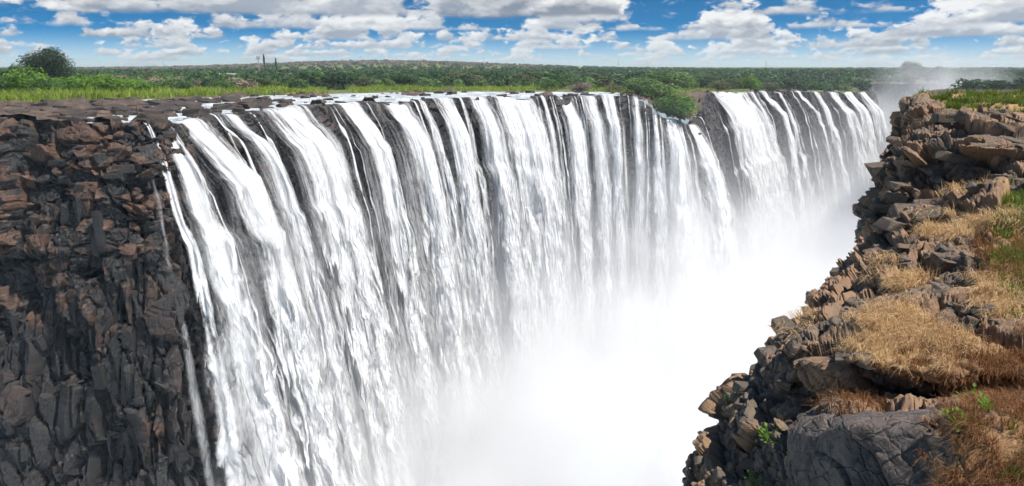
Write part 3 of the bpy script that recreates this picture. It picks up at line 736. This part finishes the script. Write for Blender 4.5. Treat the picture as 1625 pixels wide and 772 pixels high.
def mass(name, mats, count, yr, lab, seed, sizes, pxr=(-150, 1780), nq=62, lq=.30, hillshare=.25):
    r = np.random.default_rng(seed)
    lows = [crown_mesh('tmp', seed + k, nq, 5 + nq // 40, lq, (1, 1, .9), None, .6) for k in range(4)]
    base = []
    for me in lows:
        a = np.zeros(len(me.vertices) * 3, np.float32); me.vertices.foreach_get('co', a); base.append(a.reshape(-1, 3)); bpy.data.meshes.remove(me)
    px = r.uniform(*pxr, count); Y = np.exp(r.uniform(math.log(yr[0]), math.log(yr[1]), count)); x = (px - W0 / 2) / F * Y
    ok = ~in_poly(x, Y, gorge_poly) & (Y > veg_line(x, Y) + 35) & ((Y < 1500) | (W0 / 2 + F * x / Y < 150) | (W0 / 2 + F * x / Y > 850) | (r.random(len(x)) < hillshare)); x, Y = x[ok], Y[ok]; z = hill(x, Y)
    V, T_ = [], []
    for k in range(len(x)):
        b = base[k % 4]; h = r.uniform(*sizes); h *= .8; w = h * r.uniform(.9, 1.35); a = r.uniform(0, 6.28); c, s = math.cos(a), math.sin(a)
        V.append(np.stack([(b[:, 0] * c - b[:, 1] * s) * w + x[k], (b[:, 0] * s + b[:, 1] * c) * w + Y[k], b[:, 2] * h + z[k] + h * .45], 1))
        T_.append(np.full(len(b), np.clip(r.normal(.5, .28), 0, 1)))
    V = np.vstack(V); 
    me = mesh(name, V, np.arange(len(V)).reshape(-1, 4), False, {'tone': np.concatenate(T_)})
    add(name, me, mats, kind='stuff', label=lab, category='forest')
mass('distant_forest', M['leaf_dark'], 3000, (720, 3200), 'dark green distant wood reaching to the skyline', 5001, (7, 11))
mass('mixed_forest', M['leaf_mid'], 1300, (640, 2000), 'mid green trees scattered through the distant wood', 5101, (6, 9.5))
mass('near_thicket', M['leaf_light'], 700, (400, 760), 'dense green thicket filling the wood beyond the falls', 5301, (4.5, 8), (-60, 1400), 110, .2)
mass('shady_thicket', M['leaf_dark'], 700, (430, 800), 'dark green undergrowth filling the wood beyond the falls', 5401, (4.5, 9), (300, 1400), 110, .2)
mass('dry_bushland', M['leaf_dry'], 1300, (1700, 2900), 'greyish dry bushland covering the low hill on the left skyline', 5201, (6, 9), (120, 900), hillshare=1.0)

# reeds and grass on the bank behind the river bed: blades in tufts
def blades(name, base, up, length, width, lean, mat, seed, lab, cat='grass', seg=2):
    r = np.random.default_rng(seed); n = len(base)
    a = r.uniform(0, 6.283, n); side = np.stack([np.cos(a), np.sin(a), 0 * a], 1)
    L = (length * r.uniform(.55, 1.25, n))[:, None]; w = (width * r.uniform(.6, 1.3, n))[:, None]
    d = up + lean; d /= np.linalg.norm(d, axis=1, keepdims=True)
    mid = base + (up * .6 + d * .4) * L * .5; tip = base + d * L + np.array([0, 0, -.12]) * L * np.linalg.norm(lean, axis=1, keepdims=True)
    V = np.stack([base - side * w, base + side * w, mid + side * w * .7, mid - side * w * .7, tip + side * w * .15, tip - side * w * .15], 1).reshape(-1, 3)
    i = np.arange(n)[:, None] * 6
    Fb = np.concatenate([i + np.array([0, 1, 2, 3]), i + np.array([3, 2, 4, 5])])
    t = np.repeat(r.random(n), 6)
    o = add(name, mesh(name, V, Fb, False, {'tone': t}), mat, kind='stuff', label=lab, category=cat); return o
r = np.random.default_rng(77); n = 32000
px = r.uniform(-60, 1130, n); x0 = (px - W0 / 2) / F; vl = veg_line(x0 * 400, np.full(n, 400.))
Y = vl + r.uniform(-4, 1, n) + 75 * r.random(n) ** 1.2; x = x0 * Y
pa = fbm(np.stack([x, Y, 0 * x], 1) / 14, 3, 88); k = (pa > -.22) & ~in_poly(x, Y, gorge_poly); x, Y, pa = x[k], Y[k], pa[k]; n = len(x)
z, _ = ground_z(x[:, None], Y[:, None]); z = z[:, 0] + .3
hh = (1.1 + 1.3 * np.clip(pa + .3, 0, 1)) * np.interp(W0 / 2 + F * x / Y, [0, 300, 700, 1100], [2.6, 1.9, 1.2, .9])
blades('bank_grass', np.stack([x, Y, z], 1), np.tile([0, 0, 1.], (n, 1)), hh, np.full(n, .22), r.normal(size=(n, 3)) * np.array([.5, .5, .1]), M['reed'], 78,
       'bright yellow green grass and reeds on the bank behind the river bed')

# ------------------------------------------------------------------ masts and a house on the plateau
def mast(px, Y, top, lab, kind):
    x, _, z = place(px, Y); z = float(hill(np.array(x), np.array(Y * 1.)))
    h = at(px, top, Y)[2] - z
    e = add('radio_mast', None, loc=(x, Y, z), label=lab, category='mast', group='masts on the skyline')
    V, Fc = [], []; s = h * .035
    for a in range(3):
        c = np.array([math.cos(a * 2.094), math.sin(a * 2.094), 0]) * s
        tube_path(V, Fc, [c * 1.6 + [0, 0, -1], c + [0, 0, h * .9]], [s * .22, s * .18], 5)
    add('legs', mesh('legs', np.array(V), np.array(Fc)), M['metal'], e)
    V, Fc = [], []
    for k in range(16):
        for a in range(3):
            f0 = 1.6 - .6 * k / 16; c0 = np.array([math.cos(a * 2.094), math.sin(a * 2.094), 0]) * s * f0; c1_ = np.array([math.cos((a + 1) * 2.094), math.sin((a + 1) * 2.094), 0]) * s * f0
            tube_path(V, Fc, [c0 + [0, 0, h * .9 * k / 16], c1_ + [0, 0, h * .9 * (k + 1) / 16]], [s * .1] * 2, 4)
    add('lattice', mesh('lattice', np.array(V), np.array(Fc)), M['metal'], e)
    V, Fc = [], []; tube_path(V, Fc, [(0, 0, h * .85), (0, 0, h)], [s * .25, s * .12], 5)
    add('antenna', mesh('antenna', np.array(V), np.array(Fc)), M['metal'], e)
    if kind == 'head':
        V, Fc = [], []
        for a in range(6):
            c = np.array([math.cos(a * 1.047), math.sin(a * 1.047), 0]) * s * 2.6
            tube_path(V, Fc, [c + [0, 0, h * .86], c + [0, 0, h * 1.0]], [s * .45] * 2, 5); tube_path(V, Fc, [(0, 0, h * .9), c + [0, 0, h * .9]], [s * .12] * 2, 4)
        add('panel_ring', mesh('panel_ring', np.array(V), np.array(Fc)), M['metal'], e)
mast(421, 900, 90, 'pale lattice mast with a ring of antennas above the left wood', 'head')
mast(275, 2000, 97, 'thin grey mast on the skyline right of the spreading tree', '')
mast(579, 2400, 86, 'thin grey mast on the brown hilltop left of the middle', '')
mast(768, 2600, 92, 'thin grey mast on the skyline just left of the middle', '')
mast(977, 2600, 92, 'thin grey mast on the skyline above the narrow ribbon falls', '')
mast(1205, 2600, 96, 'thin grey mast on the skyline above the thick white fall', '')
for px, Y, top, lab in ((430, 980, 90, 'tall dark slender tree just right of the pale lattice mast'), (448, 980, 95, 'second dark slender tree, farther right of the pale lattice mast')):
    x = (px - W0 / 2) / F * Y; z = float(hill(np.array(x), np.array(Y * 1.))); h = at(px, top, Y)[2] - z
    tree('slender_tree', 'leaf_dark', x, Y, z, h, 3.6, lab, zc=.74, crown=crown_mesh('crown', 1200 + px, 420, 7, .26, (.7, .7, .55), M['leaf_dark'], .4), trunk=trunk_mesh('trunk', px, .85, .06, 4))
import bmesh
def box(V, Fc, a, b):
    i = len(V); x0, y0, z0 = a; x1, y1, z1 = b
    V += [(x0, y0, z0), (x1, y0, z0), (x1, y1, z0), (x0, y1, z0), (x0, y0, z1), (x1, y0, z1), (x1, y1, z1), (x0, y1, z1)]
    Fc += [[i + k for k in f] for f in ((0, 3, 2, 1), (4, 5, 6, 7), (0, 1, 5, 4), (1, 2, 6, 5), (2, 3, 7, 6), (3, 0, 4, 7))]
def boxmesh(name, a, b): V, Fc = [], []; box(V, Fc, a, b); return mesh(name, np.array(V, float), np.array(Fc))
x, y, z = place(372, 610)
e = add('house', None, loc=(x, y, z + 3.2), label='small white house with a pale roof among the trees on the left', category='house')
add('wall', boxmesh('wall', (-6, -3, -4), (6, 3, 1.6)), M['white'], e)
rv = np.array([(-6.5, -3.5, 1.6), (6.5, -3.5, 1.6), (6.5, 3.5, 1.6), (-6.5, 3.5, 1.6), (-6.5, 0, 3.2), (6.5, 0, 3.2)])
me = bpy.data.meshes.new('roof'); me.from_pydata(rv.tolist(), [], [(0, 1, 5, 4), (2, 3, 4, 5), (1, 2, 5), (3, 0, 4), (0, 3, 2, 1)]); add('roof', me, M['metal'], e)
for q in (-4, -1.2, 1.6, 4.2): add('window', boxmesh('window', (q - .6, -3.06, -.6), (q + .6, -2.98, .8)), M['glass'], e)

# ------------------------------------------------------------------ the near cliff on the right
ROWS = [
 [(1060, 900, 13.5), (1135, 900, 12.4), (1215, 900, 10.6), (1330, 900, 8.7), (1480, 900, 7.6), (1800, 900, 6.6)],
 [(1090, 772, 15.0), (1160, 772, 13.4), (1234, 772, 11.6), (1340, 770, 9.3), (1470, 765, 8.5), (1800, 765, 7.6)],
 [(1122, 700, 16.0), (1178, 700, 14.4), (1240, 700, 12.4), (1330, 676, 9.7), (1450, 668, 9.2), (1800, 690, 8.6)],
 [(1134, 655, 16.6), (1190, 645, 15.2), (1250, 655, 13.6), (1340, 652, 11.6), (1490, 645, 11.2), (1800, 640, 10.2)],
 [(1140, 640, 17.0), (1202, 625, 15.8), (1258, 640, 14.6), (1350, 640, 13.7), (1500, 636, 13.2), (1800, 615, 11.4)],
 [(1186, 598, 17.6), (1236, 560, 16.4), (1265, 548, 15.0), (1350, 566, 13.3), (1500, 592, 12.5), (1800, 560, 12.2)],
 [(1237, 540, 19.4), (1272, 520, 18.2), (1315, 508, 16.8), (1400, 500, 15.6), (1520, 500, 15.0), (1800, 490, 14.2)],
 [(1300, 468, 23.5), (1345, 452, 21.6), (1400, 442, 20.2), (1470, 430, 19.6), (1560, 420, 19.0), (1800, 405, 18.2)],
 [(1348, 430, 28.0), (1385, 402, 26.0), (1430, 386, 24.2), (1500, 366, 23.6), (1580, 345, 23.0), (1800, 330, 22.2)],
 [(1370, 385, 31.5), (1405, 362, 29.4), (1452, 343, 28.0), (1520, 318, 27.2), (1590, 290, 26.4), (1800, 280, 25.4)],
 [(1371, 345, 33.6), (1418, 330, 31.0), (1465, 312, 30.0), (1530, 290, 29.3), (1600, 265, 28.8), (1800, 255, 27.6)],
 [(1390, 268, 35.2), (1432, 252, 32.0), (1484, 235, 30.9), (1540, 225, 30.2), (1610, 222, 29.8), (1800, 216, 29.0)],
 [(1424, 215, 38.5), (1452, 210, 36.2), (1495, 203, 34.8), (1550, 197, 34.0), (1615, 192, 33.4), (1800, 188, 32.6)],
 [(1430, 174, 40.0), (1460, 170, 38.6), (1505, 174, 37.4), (1560, 180, 36.8), (1620, 182, 36.2), (1800, 180, 35.6)],
 [(1446, 166, 46.0), (1478, 161, 47.5), (1525, 158, 48.5), (1580, 157, 48.5), (1640, 156, 48.5), (1800, 155, 48.0)],
 [(1462, 175, 54.0), (1490, 175, 56.0), (1530, 176, 57.0), (1585, 176, 57.0), (1645, 175, 57.0), (1800, 175, 57.0)],
 [(1480, 300, 57.0), (1505, 300, 59.0), (1540, 300, 60.0), (1595, 300, 60.0), (1655, 300, 60.0), (1800, 300, 60.0)],
]
G = np.array([[at(*c) for c in row] for row in ROWS])
c0 = G[:, :1]
e1 = c0 * np.array([1.035, 1.035, 1]) + np.array([.35, 0, -1.8]); e2 = c0 * np.array([1.08, 1.08, 1]) + np.array([1.0, 0, -9.]); e3 = c0 * np.array([1.12, 1.12, 1]) + np.array([1.6, 0, -45.])
G = np.concatenate([e3, e2, e1, G], 1)
# near apron below the frame
def spline2(G, nr, nc):
    A = []
    tr = np.concatenate([np.linspace(i, i + 1, k, endpoint=False) for i, k in enumerate(nr)] + [[len(nr)]])
    tcn = np.concatenate([np.linspace(i, i + 1, k, endpoint=False) for i, k in enumerate(nc)] + [[len(nc)]])
    def interp(P, t):
        i = np.clip(np.floor(t).astype(int), 0, len(P) - 2); f = (t - i)
        a = P[np.clip(i - 1, 0, len(P) - 1)]; b = P[i]; c = P[i + 1]; d = P[np.clip(i + 2, 0, len(P) - 1)]
        f = f.reshape((-1,) + (1,) * (P.ndim - 1)); sm = .55
        m0 = (c - a) * .5 * sm; m1 = (d - b) * .5 * sm
        return (2 * f ** 3 - 3 * f ** 2 + 1) * b + (f ** 3 - 2 * f ** 2 + f) * m0 + (-2 * f ** 3 + 3 * f ** 2) * c + (f ** 3 - f ** 2) * m1
    H_ = interp(G, tr); H_ = interp(np.swapaxes(H_, 0, 1), tcn); return np.swapaxes(H_, 0, 1), tr, tcn
nr = [24, 34, 30, 26, 34, 40, 44, 40, 38, 32, 40, 34, 30, 26, 8, 6]
NP, tr, tcn = spline2(G, nr, [10, 14, 26, 52, 60, 70, 76, 90])
flat = NP.reshape(-1, 3); nn = grid_normals(NP).reshape(-1, 3)
view = -flat / np.linalg.norm(flat, axis=1, keepdims=True)
if np.mean((nn * view).sum(1)) < 0: nn = -nn
TR_, TC_ = [a.ravel() for a in np.meshgrid(tr, tcn, indexing='ij')]
wz = flat + .25 * np.stack([vnoise(flat * .7 + j * 9, 140 + j) for j in range(3)], 1)
th = .35; ca, sa = math.cos(th), math.sin(th)
rot = np.stack([wz[:, 0] * ca - wz[:, 1] * sa, wz[:, 0] * sa + wz[:, 1] * ca, wz[:, 2] + .22 * wz[:, 0]], 1)
b1, c1 = blocks(rot / np.array([1.9, 1.9, .95]), 151, .8, .07)
b2, c2 = blocks(rot / np.array([.78, .78, .42]), 152, .9, .09)
b3, c3 = blocks(rot / np.array([.30, .30, .20]), 153, .9, .12)
ppx, ppy = proj(flat)
def blob(cx, cy, rx, ry, soft=.35):
    d = np.sqrt(((ppx - cx) / rx) ** 2 + ((ppy - cy) / ry) ** 2); return sstep(1 + soft, 1 - soft, d)
slope_up = np.clip(nn[:, 2], 0, 1)
front = TC_ > 2.5
boul = (sstep(4.95, 5.35, TC_) * sstep(7.25, 6.95, TC_) * sstep(3.3, 2.9, TR_)) * (TR_ < 3.4)
patch = np.clip(fbm(flat * np.array([.55, .55, .9]), 4, 180) * 3.4 + .50, 0, 1)
straw = np.clip((blob(1455, 545, 95, 42) + blob(1420, 500, 60, 16) * .6) * (.30 + .70 * patch) + (blob(1535, 365, 90, 30) * .8 + blob(1440, 440, 50, 14) * .5 + blob(1590, 455, 50, 50) * .8 + blob(1530, 300, 60, 16) * .6 + blob(1275, 520, 30, 16) * .4) * patch, 0, 1)
russ = np.clip(blob(1570, 728, 125, 75) * (.5 + .5 * patch) + blob(1600, 600, 60, 60) * .7 + blob(1480, 580, 80, 28) * .6 + blob(1340, 645, 60, 9) * .3 + blob(1600, 420, 50, 40) * .4, 0, 1)
green = np.clip((TR_ > 13.05) * (TR_ < 14.4) * sstep(3.3, 4.6, TC_) + blob(1612, 400, 34, 95) * 2.5 + blob(1612, 745, 28, 45) * 2.5, 0, 2.5)
cover = np.clip(straw + russ + np.clip(green, 0, 1) * .8, 0, 1)
amp = (1 - .8 * boul) * (1 - .6 * cover)
scale_d = np.clip(flat[:, 1] / 22, .55, 1.5)
disp = amp * (b1 * .80 * scale_d + b2 * .22 * scale_d + b3 * .09) + .10 * fbm(flat * 1.1, 4, 160) + boul * (.16 * fbm(flat * .8, 4, 161) - .04)
disp += .05 * cover
near_v = flat + nn * disp[:, None]
tone_n = np.clip(.5 * c1 + .5 * c2 + .2 * (c3 - .5), 0, 1)
m, nt, out = new_mat('near_cliff_rock_and_litter'); P = position(nt); tone = attr(nt, 'tone'); cov_ = attr(nt, 'litter'); rs = attr(nt, 'russet'); bo = attr(nt, 'boulder')
a = noise(nt, P, .8, 5, .6); b = noise(nt, P, 4.5, 6, .65); c = noise(nt, P, 22, 4, .6)
rk = mix(nt, (tone * .75 + b * .8 - .4).sat(), (.055, .044, .036), (.225, .165, .118))
rk = mix(nt, (a + (tone - .5) * .5).ss(.46, .66) * .65, rk, (.27, .155, .085))
rk = mix(nt, c.ss(.58, .8) * .4, rk, (.28, .24, .20))
rk = mix(nt, bo * .85, rk, mix(nt, (b * .6 + a * .5).ss(.35, .72), (.030, .028, .030), (.12, .10, .092)))
lit = mix(nt, c, mix(nt, rs, (.24, .14, .06), (.13, .06, .028)), mix(nt, rs, (.42, .28, .13), (.22, .11, .05)))
rk = mix(nt, (cov_ + (b - .5) * .9 + (c - .5) * .4).ss(.40, .62), rk, lit)
crk = voro(nt, P, 1.6, 'DISTANCE_TO_EDGE'); crk2 = voro(nt, P, 5.0, 'DISTANCE_TO_EDGE')
h = b * .45 + c * .22 + (crk2.ss(0, .05) * .12 + crk.ss(0, .03) * (.22 + .5 * bo)) * (1.0 - cov_)
principled(nt, out, rk, .82 + (b - .5) * .25, .35, h, .9, .06); M['near_base'] = m
near = add('near_cliff', mesh('near_cliff', near_v, grid_faces(*NP.shape[:2]), False, {'tone': tone_n, 'litter': cover, 'russet': np.clip(russ - straw * .6, 0, 1), 'boulder': boul}), M['near_base'],
           label='brown rocky cliff edge with dry grass in the right foreground', category='cliff')
NV = near_v; inframe = (ppx > 1080) & (ppx < 1640) & (ppy > 140) & (ppy < 790) & front
# loose and jointed stones on it, each one a part
rock_w = inframe * (1 - .82 * cover) * (1 - boul) * (TR_ < 12.7) * (TR_ > .8) * (1 - .55 * sstep(8.5, 9.5, TR_)) * (.35 + .65 * sstep(3.2, 4.0, TC_))
idx = rng.choice(len(NV), 190, replace=False, p=rock_w / rock_w.sum())
for k, i in enumerate(idx):
    p = NV[i]; s = rng.uniform(.18, .66) * scale_d[i] * (1.15 if TR_[i] > 9 else 1) * (1.25 if rng.random() < .2 else 1)
    o_ = add('rock', near_stones[k % 12], parent=near, loc=p - nn[i] * s * .28)
    o_.scale = (s * 1.25, s, s * rng.uniform(.55, .95)); o_.rotation_euler = (rng.normal(0, .12), .2 + rng.normal(0, .14), -.35 + rng.normal(0, .3) + 1.5708 * rng.integers(0, 4))
def scatter(w, n, seed):
    r = np.random.default_rng(seed); c = r.choice(len(NV), max(1, n // 16), p=w / w.sum()); g = r.integers(0, len(c), n); i = c[g]
    off = r.normal(size=(n, 3)) * np.array([1, 1, .1]); sp_ = (.03 + .10 * r.random(len(c)) ** 2)[g][:, None] * np.clip(NV[i, 1:2] / 16, .7, 2)
    return NV[i] + off * sp_ - nn[i] * .02, nn[i], r, off
area = np.linalg.norm(np.cross(np.gradient(NP, axis=0), np.gradient(NP, axis=1)), axis=2).ravel() / np.maximum(flat[:, 1], 5) ** 1.0
wide = (ppx > 1060) & (ppx < 1700) & (ppy > 135) & (ppy < 830) & front
clump = .25 + np.clip(fbm(flat * 1.6, 3, 171) * 2.2 + .5, 0, 1.2)
for nm, w, n, L, wd, mk, lab, dirn in (
    ('straw_grass', straw * (1 - boul), 17000, .36, .0070, 'grass_dry', 'pale straw coloured dry grass hanging over the near cliff slope', (-1.1, -.7, -.35)),
    ('russet_grass', russ * (1 - boul), 20000, .30, .0066, 'grass_red', 'reddish brown dead grass matted at the lower right', (-.7, -.6, -.3)),
    ('green_grass', green, 16000, .26, .008, 'grass_green', 'short green grass on top of the near promontory', (-.1, -.1, 0))):
    b_, n_, r, i = scatter(w * wide * area * clump + 1e-12, n, 200 + len(nm))
    up = n_ * .45 + np.array([0, 0, .6]); lean = np.array(dirn) * r.uniform(.2, 1.3, n)[:, None] + i * np.array([.55, .55, .3]) + r.normal(size=(n, 3)) * np.array([.3, .3, .2])
    blades(nm, b_, up, L * np.clip(b_[:, 1] / 16, .75, 1.7), wd * np.clip(b_[:, 1] / 13, .8, 2.6), lean, M[mk], 300 + len(nm), lab)
# small leafy weeds
def weed(px, py, lab, seed, n=26, s=.16):
    d = np.hypot(ppx - px, ppy - py) + 1e6 * (~front); i = int(np.argmin(d)); p = NV[i]; r = np.random.default_rng(seed)
    e = add('weed', None, loc=p, label=lab, category='plant', group='weeds on the near cliff'); V, Fc = [], []; VS, FS = [], []
    for k in range(n):
        a = r.uniform(0, 6.28); el_ = r.uniform(.15, 1.2); d_ = np.array([math.cos(a) * math.cos(el_), math.sin(a) * math.cos(el_), math.sin(el_)]); L = s * r.uniform(.7, 1.5)
        sd = np.cross(d_, [0, 0, 1]); sd /= np.linalg.norm(sd); c = d_ * L; q = len(V); w = s * .22
        tube_path(VS, FS, [(0, 0, -.03), c * .6 + [0, 0, .02], c], [.004, .003, .002], 4)
        up = np.cross(sd, d_)
        V += [c, c + d_ * w * .9 + sd * w * .7, c + d_ * w * 2.0 - up * .01, c + d_ * w * .9 - sd * w * .7]; Fc.append([q, q + 1, q + 2, q + 3])
    add('leaves', mesh('leaves', np.array(V), np.array(Fc), False, {'tone': r.random(len(V))}), M['leaf_bright'], e)
    add('stems', mesh('stems', np.array(VS), np.array(FS), False, {'tone': r.random(len(VS))}), M['leaf_bright'], e)
for q, (px, py, lab, s) in enumerate([(1550, 645, 'bright green leafy weed at the top of the russet grass', .20), (1522, 690, 'small green weed low in the russet grass', .15), (1565, 672, 'green weed right of the middle in the russet grass', .15),
        (1508, 672, 'tiny green weed at the left edge of the russet grass', .11), (1218, 696, 'green weed beside the left end of the big smooth boulder', .20), (1158, 640, 'tiny green weed on the lowest left block ledge', .14), (1190, 762, 'green weed at the bottom left foot of the near cliff', .2)]):
    weed(px, py, lab, 400 + q, 30, s)

# ------------------------------------------------------------------ spray rising from the gorge, and the air
def volume_box(name, a, b, mat, **kw):
    o = add(name, boxmesh(name, a, b), mat, **kw); return o
m, nt, out = new_mat('spray'); P = position(nt); x, y, z = xyz(nt, P)
wp = noise(nt, P, .012, 2, .5)
n1 = noise(nt, cxyz(nt, x + wp * 40, y + wp * 40, z * 1.1), .026, 4, .55)
f = nt.nodes.new('ShaderNodeFloatCurve'); cv = f.mapping.curves[0]
pts = [(-110, -168), (-70, -148), (-40, -125), (-12, -107), (20, -91), (55, -79), (110, -80), (250, -86), (420, -86)]
X0, X1, Z0, Z1 = -110, 420, -190, -60
cv.points[0].location = ((pts[0][0] - X0) / (X1 - X0), (pts[0][1] - Z0) / (Z1 - Z0)); cv.points[1].location = (1, (pts[-1][1] - Z0) / (Z1 - Z0))
for p_ in pts[1:-1]: cv.points.new((p_[0] - X0) / (X1 - X0), (p_[1] - Z0) / (Z1 - Z0))
f.mapping.update(); nt.links.new(((x - X0) / (X1 - X0)).sat().k, f.inputs['Value'])
top = E(nt, f.outputs[0]) * (Z1 - Z0) + Z0 + (n1 - .5) * 90
body = (top + 40 - z).ss(0, 85).pw(1.4) * .05
thin = (top + 75 - z).ss(0, 90) * .0036
pd = (((x - 322) / 55).pw(2.0) + ((y - 590) / 90).pw(2.0) + ((z + 58) / 64).pw(2.0))
plume = pd.ss(1.5, .1) * (n1.ss(.30, .62)) * .030
vs = nt.nodes.new('ShaderNodeVolumeScatter'); vs.inputs['Color'].default_value = (.97, .972, .98, 1); vs.inputs['Anisotropy'].default_value = .1
n2 = noise(nt, cxyz(nt, x + wp * 30, y, z * .8 + wp * 20), .055, 3, .55)
nt.links.new((body * (n2.ss(.30, .66) * 1.3 + .35) + thin * (n2 + .5) + plume * (n2.ss(.3, .7) + .3)).k, vs.inputs['Density']); nt.links.new(vs.outputs[0], out.inputs['Volume'])
try: m.cycles.volume_step_rate = .7
except Exception: pass
volume_box('spray', (-110, 62, -149), (420, 725, 22), m, kind='stuff', label='white spray billowing up from the gorge below the falls', category='mist')
m, nt, out = new_mat('air'); pv = nt.nodes.new('ShaderNodeVolumePrincipled'); pv.inputs['Color'].default_value = (.80, .90, 1, 1)
pv.inputs['Density'].default_value = .00010; pv.inputs['Anisotropy'].default_value = .2; nt.links.new(pv.outputs[0], out.inputs['Volume'])
volume_box('haze', (-7000, -100, -130), (7000, 9200, 60), m, kind='stuff', label='pale blue haze over the far plateau', category='haze')
